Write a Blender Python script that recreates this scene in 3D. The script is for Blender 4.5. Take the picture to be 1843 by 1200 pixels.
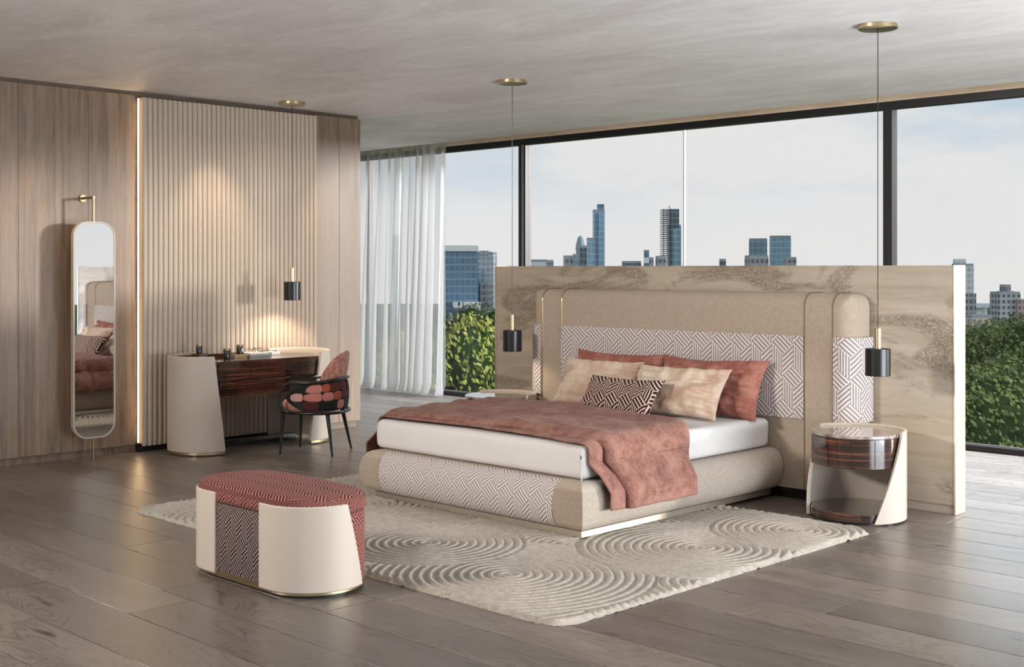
import bpy, math, random
import numpy as np
from mathutils import Vector, Matrix, noise
random.seed(7)
PI = math.pi
S = bpy.context.scene
for o in list(bpy.data.objects): bpy.data.objects.remove(o)
COL = S.collection

# ------------------------------------------------------------------ camera
HY, FPX, EYE, YAW = 483.0, 2230.0, 1.6, math.radians(44.6)
cd = bpy.data.cameras.new('camera'); cam = bpy.data.objects.new('camera', cd); COL.objects.link(cam)
cam.location = (0, 0, EYE); cam.rotation_euler = (PI/2, 0, YAW)
cd.sensor_width = 36; cd.lens = 36*FPX/1843; cd.shift_y = -(600-HY)/1843
cd.clip_start = .05; cd.clip_end = 3000
S.camera = cam
S.view_settings.view_transform = 'Standard'; S.view_settings.look = 'None'
S.view_settings.exposure = 0.0; S.view_settings.gamma = 1; S.view_settings.use_curve_mapping = False
FW = Vector((-math.sin(YAW), math.cos(YAW), 0)); RT = Vector((math.cos(YAW), math.sin(YAW), 0))
def at(px, d, z=0):
    p = FW*d + RT*((px-921.5)/FPX*d); return Vector((p.x, p.y, z))
def zat(py, d): return EYE-(py-HY)/FPX*d

# ------------------------------------------------------------------ world
w = bpy.data.worlds.new('sky'); S.world = w; w.use_nodes = True
def nd(nt, t, **kw):
    n = nt.nodes.new(t)
    for k, v in kw.items(): setattr(n, k, v)
    return n
def inp(nt, s, v):
    if isinstance(v, bpy.types.NodeSocket): nt.links.new(v, s)
    elif v is not None:
        if hasattr(s.default_value, '__len__') and not hasattr(v, '__len__'): v = [v]*len(s.default_value)
        if hasattr(s.default_value, '__len__') and len(s.default_value) == 4 and len(v) == 3: v = (*v, 1)
        s.default_value = v
def M(nt, op, a, b=None, c=None, clamp=False):
    n = nd(nt, 'ShaderNodeMath', operation=op, use_clamp=clamp)
    for i, v in enumerate((a, b, c)):
        if v is not None: inp(nt, n.inputs[i], v)
    return n.outputs[0]
def mixc(nt, f, a, b, mode='MIX'):
    n = nd(nt, 'ShaderNodeMix', data_type='RGBA', blend_type=mode)
    inp(nt, n.inputs[0], f); inp(nt, n.inputs[6], a); inp(nt, n.inputs[7], b); return n.outputs[2]
def mapr(nt, v, a, b, c=0., d=1., smooth=False):
    n = nd(nt, 'ShaderNodeMapRange', clamp=True)
    if smooth: n.interpolation_type = 'SMOOTHSTEP'
    for i, x in enumerate((v, a, b, c, d)): inp(nt, n.inputs[i], x)
    return n.outputs[0]
def noise_t(nt, vec, scale, detail=4, rough=.55, dist=0.):
    n = nd(nt, 'ShaderNodeTexNoise')
    inp(nt, n.inputs['Vector'], vec); inp(nt, n.inputs['Scale'], scale); inp(nt, n.inputs['Detail'], detail)
    inp(nt, n.inputs['Roughness'], rough); inp(nt, n.inputs['Distortion'], dist); return n.outputs[0]
def scalev(nt, vec, s):
    n = nd(nt, 'ShaderNodeVectorMath', operation='MULTIPLY'); inp(nt, n.inputs[0], vec); inp(nt, n.inputs[1], s); return n.outputs[0]
nt = w.node_tree; nt.nodes.clear()
tc = nd(nt, 'ShaderNodeTexCoord'); sep = nd(nt, 'ShaderNodeSeparateXYZ'); nt.links.new(tc.outputs['Generated'], sep.inputs[0])
zz = sep.outputs[2]
g = mapr(nt, zz, 0.0, .14)
cl = mapr(nt, noise_t(nt, scalev(nt, tc.outputs['Generated'], (1, 1, 3.2)), 3.1, 6, .6), .40, .60, 0, 1, True)
blue = mixc(nt, g, (.80, .80, .80), (.50, .62, .70))
skyc = mixc(nt, M(nt, 'MULTIPLY', M(nt, 'SUBTRACT', 1., cl), mapr(nt, zz, .012, .07)), (.80, .785, .775), blue)
bgn = nd(nt, 'ShaderNodeBackground'); inp(nt, bgn.inputs[0], skyc); inp(nt, bgn.inputs[1], 1.06)
wo = nd(nt, 'ShaderNodeOutputWorld'); nt.links.new(bgn.outputs[0], wo.inputs[0])

# ------------------------------------------------------------------ lights
def light(name, kind, loc, target, energy, color=(1, 1, 1), **kw):
    l = bpy.data.lights.new(name, kind); l.energy = energy; l.color = color
    for k, v in kw.items(): setattr(l, k, v)
    o = bpy.data.objects.new(name, l); COL.objects.link(o); o.location = loc
    if target is not None: o.rotation_euler = (Vector(target)-Vector(loc)).to_track_quat('-Z', 'Y').to_euler()
    return o
# low daylight coming in through the window wall from the right
SUN = Vector((-.75, -.62, -.075))
light('sun', 'SUN', (4, 14, 6), Vector((4, 14, 6))+SUN, 2.7, (1, .94, .88), angle=math.radians(5))
# unseen area lamp added above the back windows to boost the sky light
light('sky_fill', 'AREA', (-2.5, 14.5, 7.5), (-3.5, 9.0, 0.0), 6800, (.88, .94, 1), shape='RECTANGLE', size=13.0, size_y=4.0)
# assumed unseen broad lamp near the ceiling, to the left behind the camera
light('assumed_key', 'AREA', (-6.7, -.6, 2.95), (-4.6, 7.2, .9), 140, (1, .95, .88), shape='RECTANGLE', size=1.1, size_y=.7, spread=math.radians(110))
# unseen fill lamp added low on the right, aimed up to brighten the ceiling
light('ceiling_fill', 'AREA', (1.2, 6.2, .7), (-2.6, 4.8, 4.6), 530, (.88, .94, 1), shape='RECTANGLE', size=4.0, size_y=2.0)
# wall washers assumed by the wooden wall from its light scallops, fixtures unseen
for y in (4.45, 6.1, 7.5):
    light('assumed_washer', 'SPOT', (-9.42, y, 3.10), (-9.80, y, 1.0), 40, (1, .80, .58), spot_size=math.radians(62), spot_blend=.75, shadow_soft_size=.03)

# ------------------------------------------------------------------ materials
def mat(name):
    m = bpy.data.materials.new(name); m.use_nodes = True
    nt = m.node_tree; b = nt.nodes['Principled BSDF']; return m, nt, b
def tex(nt, kind='Object'):
    return nd(nt, 'ShaderNodeTexCoord').outputs[kind]
def wpos(nt): return nd(nt, 'ShaderNodeNewGeometry').outputs['Position']
def bump(nt, b, h, strength=.3, dist=.01):
    n = nd(nt, 'ShaderNodeBump'); inp(nt, n.inputs['Height'], h); inp(nt, n.inputs['Strength'], strength); inp(nt, n.inputs['Distance'], dist)
    nt.links.new(n.outputs[0], b.inputs['Normal'])
def plain(name, c, rough=.5, metal=0., spec=.5, sheen=0., var=0., vs=20.):
    m, nt, b = mat(name)
    inp(nt, b.inputs['Roughness'], rough); inp(nt, b.inputs['Metallic'], metal); inp(nt, b.inputs['Specular IOR Level'], spec)
    if sheen: inp(nt, b.inputs['Sheen Weight'], sheen)
    n = noise_t(nt, tex(nt), vs, 3)
    v = max(var, .04)
    inp(nt, b.inputs['Base Color'], mixc(nt, n, [x*(1-v) for x in c], [min(1, x*(1+v)) for x in c]))
    return m
def fabric(name, c, scale=260, var=.18, bs=.5, sheen=.05, rough=.95, c2=None, patch=0., patch_scale=4.):
    m, nt, b = mat(name); t = wpos(nt) if False else tex(nt)
    n1 = noise_t(nt, scalev(nt, t, (1, 1, 2.2)), scale, 2, .7); n2 = noise_t(nt, t, scale*.25, 3)
    f = mapr(nt, M(nt, 'ADD', M(nt, 'MULTIPLY', n1, .65), M(nt, 'MULTIPLY', n2, .35)), .35, .65)
    col = mixc(nt, f, [x*(1-var) for x in c], [min(1, x*(1+var)) for x in c])
    if c2: col = mixc(nt, M(nt, 'MULTIPLY', mapr(nt, noise_t(nt, t, patch_scale, 4, .62, .25), .42, .64, 0, 1, True), patch), col, c2)
    inp(nt, b.inputs['Base Color'], col); inp(nt, b.inputs['Roughness'], rough)
    inp(nt, b.inputs['Specular IOR Level'], .15); inp(nt, b.inputs['Sheen Weight'], sheen)
    bump(nt, b, n1, bs, .003); return m
def weave(name, ca, cb, cell, n=4.5, duty=.45, rough=.9, sheen=.03, relief=.6, stretch=1.0):
    """interlocking three-way striped jacquard: rhombille tiling, each rhombus striped along one side"""
    stretch *= 1.55; m, nt, b = mat(name)
    sp = nd(nt, 'ShaderNodeSeparateXYZ'); nt.links.new(tex(nt, 'UV'), sp.inputs[0])
    px = M(nt, 'ADD', M(nt, 'DIVIDE', sp.outputs[0], cell), 200.); py = M(nt, 'ADD', M(nt, 'DIVIDE', sp.outputs[1], cell*stretch), 200*math.sqrt(3))
    r3 = math.sqrt(3)
    ax = M(nt, 'SUBTRACT', M(nt, 'MODULO', px, 1.), .5); ay = M(nt, 'SUBTRACT', M(nt, 'MODULO', py, r3), r3/2)
    bx = M(nt, 'SUBTRACT', M(nt, 'MODULO', M(nt, 'SUBTRACT', px, .5), 1.), .5); by = M(nt, 'SUBTRACT', M(nt, 'MODULO', M(nt, 'SUBTRACT', py, r3/2), r3), r3/2)
    da = M(nt, 'ADD', M(nt, 'MULTIPLY', ax, ax), M(nt, 'MULTIPLY', ay, ay)); db = M(nt, 'ADD', M(nt, 'MULTIPLY', bx, bx), M(nt, 'MULTIPLY', by, by))
    s = M(nt, 'LESS_THAN', da, db)
    def sel(u, v, k): return M(nt, 'ADD', M(nt, 'MULTIPLY', u, k), M(nt, 'MULTIPLY', v, M(nt, 'SUBTRACT', 1., k)))
    gx = sel(ax, bx, s); gy = sel(ay, by, s)
    # rotate angle so that sector A starts at 0
    th = M(nt, 'ARCTAN2', gy, gx)                       # -pi..pi
    th = M(nt, 'MODULO', M(nt, 'ADD', th, 2*PI+PI/6), 2*PI)   # A:0..120 B:120..240 C:240..360
    isA = M(nt, 'LESS_THAN', th, 2*PI/3); isC = M(nt, 'GREATER_THAN', th, 4*PI/3)
    tA = gx; c30 = math.cos(PI/6)
    tB = M(nt, 'SUBTRACT', M(nt, 'MULTIPLY', gy, c30), M(nt, 'MULTIPLY', gx, .5))
    tC = M(nt, 'ADD', M(nt, 'MULTIPLY', gy, c30), M(nt, 'MULTIPLY', gx, .5))
    t = sel(tA, sel(tC, tB, isC), isA)
    ph = M(nt, 'ABSOLUTE', M(nt, 'SUBTRACT', M(nt, 'MODULO', M(nt, 'ADD', M(nt, 'MULTIPLY', t, 2*n), 50.), 1.), .5))
    f = mapr(nt, ph, duty*.5-.07, duty*.5+.07, 1, 0, True)
    f2 = noise_t(nt, tex(nt), 300, 2)
    ca2 = mixc(nt, f2, [x*.8 for x in ca], [min(1, x*1.2) for x in ca]); cb2 = mixc(nt, f2, [x*.85 for x in cb], [min(1, x*1.15) for x in cb])
    inp(nt, b.inputs['Base Color'], mixc(nt, f, ca2, cb2))
    inp(nt, b.inputs['Roughness'], rough); inp(nt, b.inputs['Specular IOR Level'], .15); inp(nt, b.inputs['Sheen Weight'], sheen)
    bump(nt, b, M(nt, 'ADD', f, M(nt, 'MULTIPLY', f2, .3)), relief, .003); return m
def wood(name, c1, c2, axis, scale=1., rough=.45, bumpk=.15, ring=6., spec=.5, rnd=.12, coat=0., stretch=.09, ra=.10):
    """grain running along `axis`; each board shifts tone by its own random number"""
    m, nt, b = mat(name); t = wpos(nt)
    oi = nd(nt, 'ShaderNodeObjectInfo').outputs['Random']
    cmb = nd(nt, 'ShaderNodeCombineXYZ'); inp(nt, cmb.inputs[0], M(nt, 'MULTIPLY', oi, 37.)); inp(nt, cmb.inputs[1], M(nt, 'MULTIPLY', oi, 91.)); inp(nt, cmb.inputs[2], M(nt, 'MULTIPLY', oi, 53.))
    ad = nd(nt, 'ShaderNodeVectorMath', operation='ADD'); nt.links.new(t, ad.inputs[0]); nt.links.new(cmb.outputs[0], ad.inputs[1])
    v = [1., 1., 1.]; v[axis] = stretch; sv = scalev(nt, ad.outputs[0], [x*scale for x in v])
    v2 = [1., 1., 1.]; v2[axis] = .25; sv2 = scalev(nt, ad.outputs[0], [x*scale for x in v2])
    warp = noise_t(nt, sv2, 5., 3, .5)
    a = noise_t(nt, sv, 9., 8, .65, 1.2)
    ringv = M(nt, 'SINE', M(nt, 'ADD', M(nt, 'MULTIPLY', warp, 2*PI*ring), M(nt, 'MULTIPLY', a, 5.)))
    fine = noise_t(nt, sv, 75., 4, .75)
    f = M(nt, 'ADD', M(nt, 'ADD', M(nt, 'MULTIPLY', a, .75), M(nt, 'MULTIPLY', ringv, ra)), M(nt, 'MULTIPLY', fine, .45))
    f = mapr(nt, f, .32, .88)
    c = mixc(nt, f, c1, c2)
    c = mixc(nt, 1., c, mixc(nt, oi, [1-rnd]*3, [1+rnd]*3), 'MULTIPLY')
    inp(nt, b.inputs['Base Color'], c); inp(nt, b.inputs['Roughness'], mapr(nt, f, 0, 1, rough-.08, rough+.1)); inp(nt, b.inputs['Specular IOR Level'], spec)
    if coat: inp(nt, b.inputs['Coat Weight'], coat); inp(nt, b.inputs['Coat Roughness'], .06)
    bump(nt, b, M(nt, 'ADD', fine, M(nt, 'MULTIPLY', ringv, .25)), bumpk, .004); return m
def oak_floor():
    m, nt, b = mat('grey_oak'); t = wpos(nt); oi = nd(nt, 'ShaderNodeObjectInfo').outputs['Random']
    cmb = nd(nt, 'ShaderNodeCombineXYZ'); inp(nt, cmb.inputs[0], M(nt, 'MULTIPLY', oi, 37.)); inp(nt, cmb.inputs[1], M(nt, 'MULTIPLY', oi, 91.)); inp(nt, cmb.inputs[2], M(nt, 'MULTIPLY', oi, 53.))
    ad = nd(nt, 'ShaderNodeVectorMath', operation='ADD'); nt.links.new(t, ad.inputs[0]); nt.links.new(cmb.outputs[0], ad.inputs[1]); v = ad.outputs[0]
    warp = noise_t(nt, scalev(nt, v, (.75, 3.4, 1)), 1.25, 2, .45, .35)
    ringv = M(nt, 'POWER', M(nt, 'ABSOLUTE', M(nt, 'SINE', M(nt, 'MULTIPLY', warp, PI*26.))), .55)
    fine = noise_t(nt, scalev(nt, v, (.05, 1, 1)), 120., 3, .7)
    soft = noise_t(nt, scalev(nt, v, (.25, 1, 1)), 5., 4, .55)
    f = M(nt, 'ADD', M(nt, 'ADD', M(nt, 'MULTIPLY', ringv, .26), M(nt, 'MULTIPLY', fine, .42)), M(nt, 'MULTIPLY', soft, .5))
    f = mapr(nt, f, .34, .92)
    knot = mapr(nt, noise_t(nt, scalev(nt, v, (.7, 1.6, 1)), 4.2, 1, .3), .17, .24, 0, 1)
    c = mixc(nt, f, (.070, .055, .046), (.225, .190, .165)); c = mixc(nt, knot, (.03, .02, .015), c)
    c = mixc(nt, 1., c, mixc(nt, oi, [.78]*3, [1.2, 1.18, 1.16]), 'MULTIPLY')
    inp(nt, b.inputs['Base Color'], c); inp(nt, b.inputs['Roughness'], mapr(nt, f, 0, 1, .26, .40)); inp(nt, b.inputs['Specular IOR Level'], .5)
    bump(nt, b, M(nt, 'ADD', fine, M(nt, 'MULTIPLY', ringv, .5)), .22, .003); return m
def facade(name, glass, frame, fu, fv, wu=.18, wv=.3, rough=.35):
    fu, fv = (fu*.38, fv*.38) if fu < 20 else (fu, fv*.45); m, nt, b = mat(name); sp = nd(nt, 'ShaderNodeSeparateXYZ'); nt.links.new(tex(nt, 'UV'), sp.inputs[0])
    lu = M(nt, 'LESS_THAN', M(nt, 'FRACT', M(nt, 'DIVIDE', sp.outputs[0], fu)), wu)
    lv = M(nt, 'LESS_THAN', M(nt, 'FRACT', M(nt, 'DIVIDE', sp.outputs[1], fv)), wv)
    k = M(nt, 'MAXIMUM', lu, lv)
    n = noise_t(nt, tex(nt, 'UV'), .12, 3)
    wn = nd(nt, 'ShaderNodeTexWhiteNoise'); wn.noise_dimensions = '2D'
    fu *= 1; fl = nd(nt, 'ShaderNodeVectorMath', operation='FLOOR'); nt.links.new(scalev(nt, tex(nt, 'UV'), (1/fu, 1/fv, 1)), fl.inputs[0]); nt.links.new(fl.outputs[0], wn.inputs['Vector'])
    g = mixc(nt, mapr(nt, M(nt, 'ADD', M(nt, 'MULTIPLY', n, .7), M(nt, 'MULTIPLY', wn.outputs[0], .18)), .2, .8), [x*.75 for x in glass], [min(1, x*1.3) for x in glass])
    inp(nt, b.inputs['Base Color'], mixc(nt, k, g, frame)); inp(nt, b.inputs['Roughness'], rough); inp(nt, b.inputs['Specular IOR Level'], .3); return m

MAT = {}
MAT['floor'] = oak_floor()
MAT['walnut'] = wood('walnut_veneer', (.075, .048, .031), (.33, .235, .168), 2, 1.6, .40, .12, 3., .4, .13, 0, .03, .03)
MAT['walnut_dark'] = wood('walnut_plinth', (.06, .038, .025), (.16, .11, .075), 1, 1.3, .45, .1, 4.)
MAT['oak_header'] = wood('oak_header', (.55, .42, .30), (.78, .64, .48), 0, 1., .5, .08, 3.)
def ebony():
    m, nt, b = mat('gloss_ebony'); t = tex(nt)
    sp = nd(nt, 'ShaderNodeSeparateXYZ'); nt.links.new(t, sp.inputs[0])
    wz = noise_t(nt, scalev(nt, t, (1.2, 1.2, 1.)), 3., 2)
    st = noise_t(nt, scalev(nt, t, (.5, .5, 34.)), 2.6, 6, .75, .5)
    f = mapr(nt, st, .50, .66, 0, 1, True)
    inp(nt, b.inputs['Base Color'], mixc(nt, M(nt, 'MULTIPLY', f, mapr(nt, wz, .35, .6, .3, 1)), (.022, .010, .008), (.33, .115, .05)))
    inp(nt, b.inputs['Roughness'], .12); inp(nt, b.inputs['Coat Weight'], 1.); inp(nt, b.inputs['Coat Roughness'], .03); return m
MAT['ebony'] = ebony()
def travertine():
    m, nt, b = mat('travertine'); t = wpos(nt)
    band = noise_t(nt, scalev(nt, t, (.35, .35, 2.6)), 2.2, 6, .6, .5)
    band2 = noise_t(nt, scalev(nt, t, (.6, .6, 9.)), 3., 5, .7, .8)
    c = mixc(nt, mapr(nt, band, .33, .68), (.33, .265, .195), (.49, .41, .325))
    c = mixc(nt, mapr(nt, band2, .35, .7, 0, .5), c, (.52, .44, .35))
    # pitted veins: small dark holes, gathered in wavy bands
    zone = mapr(nt, noise_t(nt, scalev(nt, t, (.7, .7, 2.2)), 1.7, 4, .6, 1.), .47, .60, 0, 1, True)
    pn = noise_t(nt, scalev(nt, t, (1., 1., 1.4)), 30., 5, .75, 1.8)
    vein = M(nt, 'SUBTRACT', 1., mapr(nt, M(nt, 'ABSOLUTE', M(nt, 'SUBTRACT', pn, .5)), .008, .055, 0, 1))
    pit = M(nt, 'MULTIPLY', M(nt, 'MULTIPLY', vein, zone), .95)
    c = mixc(nt, pit, c, (.17, .115, .065))
    inp(nt, b.inputs['Base Color'], c); inp(nt, b.inputs['Roughness'], .5); inp(nt, b.inputs['Specular IOR Level'], .35)
    bump(nt, b, M(nt, 'SUBTRACT', M(nt, 'MULTIPLY', band2, .3), pit), .5, .006); return m
MAT['travertine'] = travertine()
def plaster():
    m, nt, b = mat('ceiling_plaster'); t = wpos(nt)
    a = noise_t(nt, scalev(nt, t, (.7, 1.5, 1)), 1.1, 6, .6, .8); f = noise_t(nt, scalev(nt, t, (1, 3.5, 1)), 5., 7, .72, 1.)
    c = mixc(nt, mapr(nt, M(nt, 'ADD', M(nt, 'MULTIPLY', a, .6), M(nt, 'MULTIPLY', f, .4)), .36, .62), (.64, .61, .595), (.84, .825, .81))
    inp(nt, b.inputs['Base Color'], c); inp(nt, b.inputs['Roughness'], .6); inp(nt, b.inputs['Specular IOR Level'], .3)
    bump(nt, b, f, .2, .01); return m
MAT['plaster'] = plaster()
MAT['flute'] = fabric('fluted_linen', (.50, .415, .335), 200, .06, .2, .1)
MAT['boucle'] = fabric('beige_boucle', (.425, .34, .265), 230, .16, .55, .05)
MAT['boucle_side'] = fabric('beige_boucle_side', (.40, .345, .285), 230, .2, .6, .05)
MAT['linen'] = fabric('white_linen', (.66, .63, .61), 300, .05, .2, .02)
MAT['coral'] = fabric('coral_velvet', (.30, .11, .082), 110, .30, .6, .05, .85, (.42, .19, .145), .8, 9.)
MAT['throw'] = fabric('coral_plush', (.235, .108, .085), 95, .50, .9, .06, .9, (.36, .205, .162), .55, 7.)
MAT['cream'] = fabric('cream_velvet', (.62, .50, .39), 90, .16, .5, .05, .85, (.46, .27, .20), .75, 3.4)
MAT['leather'] = plain('cream_leather', (.47, .405, .345), .5, 0, .4, .1, .03, 300)
MAT['edge'] = plain('leather_edge', (.62, .52, .43), .45)
MAT['brass'] = plain('brushed_brass', (.62, .50, .32), .28, 1.)
MAT['brass_dark'] = plain('aged_brass', (.34, .25, .14), .3, 1.)
MAT['champagne'] = plain('champagne_metal', (.66, .60, .51), .4, 1.)
MAT['black'] = plain('black_lacquer', (.012, .012, .013), .25)
MAT['shade'] = plain('black_metal_shade', (.018, .018, .02), .28, .3)
MAT['frame'] = plain('black_window_frame', (.010, .010, .012), .35)
MAT['frame_light'] = plain('grey_frame_face', (.32, .33, .36), .35, .6)
MAT['weave'] = weave('mauve_jacquard', (.31, .255, .245), (.74, .68, .66), .172, 4.5, .46)
MAT['weave_bed'] = weave('mauve_jacquard_foot', (.31, .255, .245), (.74, .68, .66), .135, 4.5, .46)
MAT['weave_dark'] = weave('plum_jacquard', (.020, .010, .011), (.30, .225, .215), .098, 4., .40)
MAT['weave_lit_red'] = weave('jacquard_lit_red', (.055, .010, .010), (.40, .17, .135), .098, 4., .42)  # bench fabric again, with its lit red sheen put into the colour
MAT['weave_pillow'] = weave('black_cushion_jacquard', (.018, .010, .010), (.62, .42, .35), .125, 3.5, .44)
def marble():
    m, nt, b = mat('grey_marble'); t = tex(nt)
    a = noise_t(nt, scalev(nt, t, (2., 6., 1)), 3., 8, .65, 1.5)
    c = mixc(nt, mapr(nt, a, .35, .6), (.10, .065, .05), (.42, .36, .33))
    inp(nt, b.inputs['Base Color'], c); inp(nt, b.inputs['Roughness'], .1); inp(nt, b.inputs['Coat Weight'], .6); return m
MAT['marble'] = marble()
def rugm():
    m, nt, b = mat('rug_wool'); t = tex(nt)
    n = noise_t(nt, t, 240, 3, .8); l = noise_t(nt, t, 30, 3)
    c = mixc(nt, mapr(nt, M(nt, 'ADD', M(nt, 'MULTIPLY', n, .7), M(nt, 'MULTIPLY', l, .3)), .32, .68), (.35, .290, .215), (.88, .79, .67))
    inp(nt, b.inputs['Base Color'], c); inp(nt, b.inputs['Roughness'], 1.); inp(nt, b.inputs['Specular IOR Level'], .05); inp(nt, b.inputs['Sheen Weight'], .3)
    bump(nt, b, n, 1., .010); return m
MAT['rug'] = rugm()
def glass():
    m, nt, b = mat('window_glass'); nt.nodes.remove(b)
    tr = nd(nt, 'ShaderNodeBsdfTransparent'); inp(nt, tr.inputs[0], (.97, .975, .98)); gl = nd(nt, 'ShaderNodeBsdfGlossy'); inp(nt, gl.inputs['Roughness'], .01)
    fr = nd(nt, 'ShaderNodeFresnel'); inp(nt, fr.inputs[0], 1.3); mx = nd(nt, 'ShaderNodeMixShader')
    bf = nd(nt, 'ShaderNodeNewGeometry').outputs['Backfacing']; inp(nt, mx.inputs[0], M(nt, 'MULTIPLY', fr.outputs[0], M(nt, 'SUBTRACT', 1., bf))); nt.links.new(tr.outputs[0], mx.inputs[1]); nt.links.new(gl.outputs[0], mx.inputs[2])
    nt.links.new(mx.outputs[0], nt.nodes['Material Output'].inputs[0]); return m
MAT['glass'] = glass()
def sheer():
    m, nt, b = mat('sheer_voile'); nt.nodes.remove(b)
    tr = nd(nt, 'ShaderNodeBsdfTransparent'); tl = nd(nt, 'ShaderNodeBsdfTranslucent'); df = nd(nt, 'ShaderNodeBsdfDiffuse')
    n = noise_t(nt, scalev(nt, tex(nt), (1, 1, .3)), 400, 2); c = mixc(nt, n, (.72, .71, .70), (.80, .79, .78))
    inp(nt, tl.inputs[0], c); inp(nt, df.inputs[0], c)
    m1 = nd(nt, 'ShaderNodeMixShader'); inp(nt, m1.inputs[0], .4); nt.links.new(tl.outputs[0], m1.inputs[1]); nt.links.new(df.outputs[0], m1.inputs[2])
    lw = nd(nt, 'ShaderNodeLayerWeight'); inp(nt, lw.inputs[0], .45)
    m2 = nd(nt, 'ShaderNodeMixShader'); inp(nt, m2.inputs[0], mapr(nt, lw.outputs['Facing'], 0, .8, .50, .96)); nt.links.new(tr.outputs[0], m2.inputs[1]); nt.links.new(m1.outputs[0], m2.inputs[2])
    nt.links.new(m2.outputs[0], nt.nodes['Material Output'].inputs[0]); return m
MAT['sheer'] = sheer()
def mirrorm():
    m, nt, b = mat('mirror_glass'); inp(nt, b.inputs['Metallic'], 1.); inp(nt, b.inputs['Roughness'], .01); inp(nt, b.inputs['Base Color'], (.93, .93, .93)); return m
MAT['mirror'] = mirrorm()
def emis(name, c, s):
    m, nt, b = mat(name); inp(nt, b.inputs['Base Color'], (0, 0, 0)); inp(nt, b.inputs['Emission Color'], c); inp(nt, b.inputs['Emission Strength'], s); return m
MAT['led'] = emis('warm_led', (1, .72, .42), 3.5); MAT['bulb'] = emis('warm_bulb', (1, .8, .55), 12.)
def leafm(name, c1, c2):
    m, nt, b = mat(name); n = noise_t(nt, tex(nt), 2.2, 4, .7); wn = nd(nt, 'ShaderNodeTexWhiteNoise'); wn.noise_dimensions = '3D'
    nt.links.new(tex(nt), wn.inputs['Vector'])
    c = mixc(nt, mapr(nt, n, .35, .65), c1, c2); inp(nt, b.inputs['Base Color'], c); inp(nt, b.inputs['Roughness'], .5)
    inp(nt, b.inputs['Specular IOR Level'], .4); tl = nd(nt, 'ShaderNodeBsdfTranslucent'); inp(nt, tl.inputs[0], c); mx = nd(nt, 'ShaderNodeMixShader'); inp(nt, mx.inputs[0], .22)
    nt.links.new(b.outputs[0], mx.inputs[1]); nt.links.new(tl.outputs[0], mx.inputs[2]); nt.links.new(mx.outputs[0], nt.nodes['Material Output'].inputs[0]); return m
MAT['leaf_y'] = leafm('leaf_yellow_green', (.17, .20, .045), (.42, .42, .09))
MAT['leaf_g'] = leafm('leaf_green', (.045, .08, .022), (.22, .28, .08))
MAT['leaf_d'] = leafm('leaf_dark_green', (.03, .055, .03), (.13, .19, .08))
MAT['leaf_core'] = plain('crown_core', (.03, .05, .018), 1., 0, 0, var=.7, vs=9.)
MAT['bark'] = plain('bark', (.08, .06, .045), .9, var=.3)
MAT['ground'] = plain('park_ground', (.10, .14, .08), 1., 0, 0, var=.4, vs=.05)

# ------------------------------------------------------------------ builders
def finish(name, me, m, parent, smooth, bev, seg, world):
    if m: me.materials.append(m)
    if smooth is not None:
        me.shade_smooth()
        if smooth < 179: me.set_sharp_from_angle(angle=math.radians(smooth))
    o = bpy.data.objects.new(name, me); COL.objects.link(o)
    if parent:
        o.parent = parent
        if world:
            q = parent
            mtx = Matrix.Identity(4)
            while q: mtx = (Matrix.Translation(q.location) @ q.rotation_euler.to_matrix().to_4x4()) @ mtx; q = q.parent
            me.transform(mtx.inverted())
    if bev:
        md = o.modifiers.new('bevel', 'BEVEL'); md.width = bev; md.segments = seg; md.limit_method = 'ANGLE'; md.angle_limit = math.radians(40)
    return o
def mesh(name, vs, fs, m, parent=None, uvf=None, smooth=30, bev=0, seg=2, world=True, uvs=None):
    me = bpy.data.meshes.new(name); me.from_pydata([tuple(v) for v in vs], [], fs); me.update()
    if uvs is not None or uvf is not None:
        ul = me.uv_layers.new(name='UVMap'); data = np.zeros(len(me.loops)*2, 'f')
        vi = np.zeros(len(me.loops), 'i'); me.loops.foreach_get('vertex_index', vi)
        if uvs is not None: a = np.array(uvs, 'f')[vi]
        else:
            a = np.zeros((len(vi), 2), 'f')
            for p in me.polygons:
                n = p.normal
                for li in p.loop_indices: a[li] = uvf(me.vertices[me.loops[li].vertex_index].co, n)
        ul.data.foreach_set('uv', a.ravel())
    return finish(name, me, m, parent, smooth, bev, seg, world)
def boxuv(co, n):
    if abs(n.z) > .7: return co.x, co.y
    if abs(n.x) > abs(n.y): return co.y, co.z
    return co.x, co.z
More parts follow.
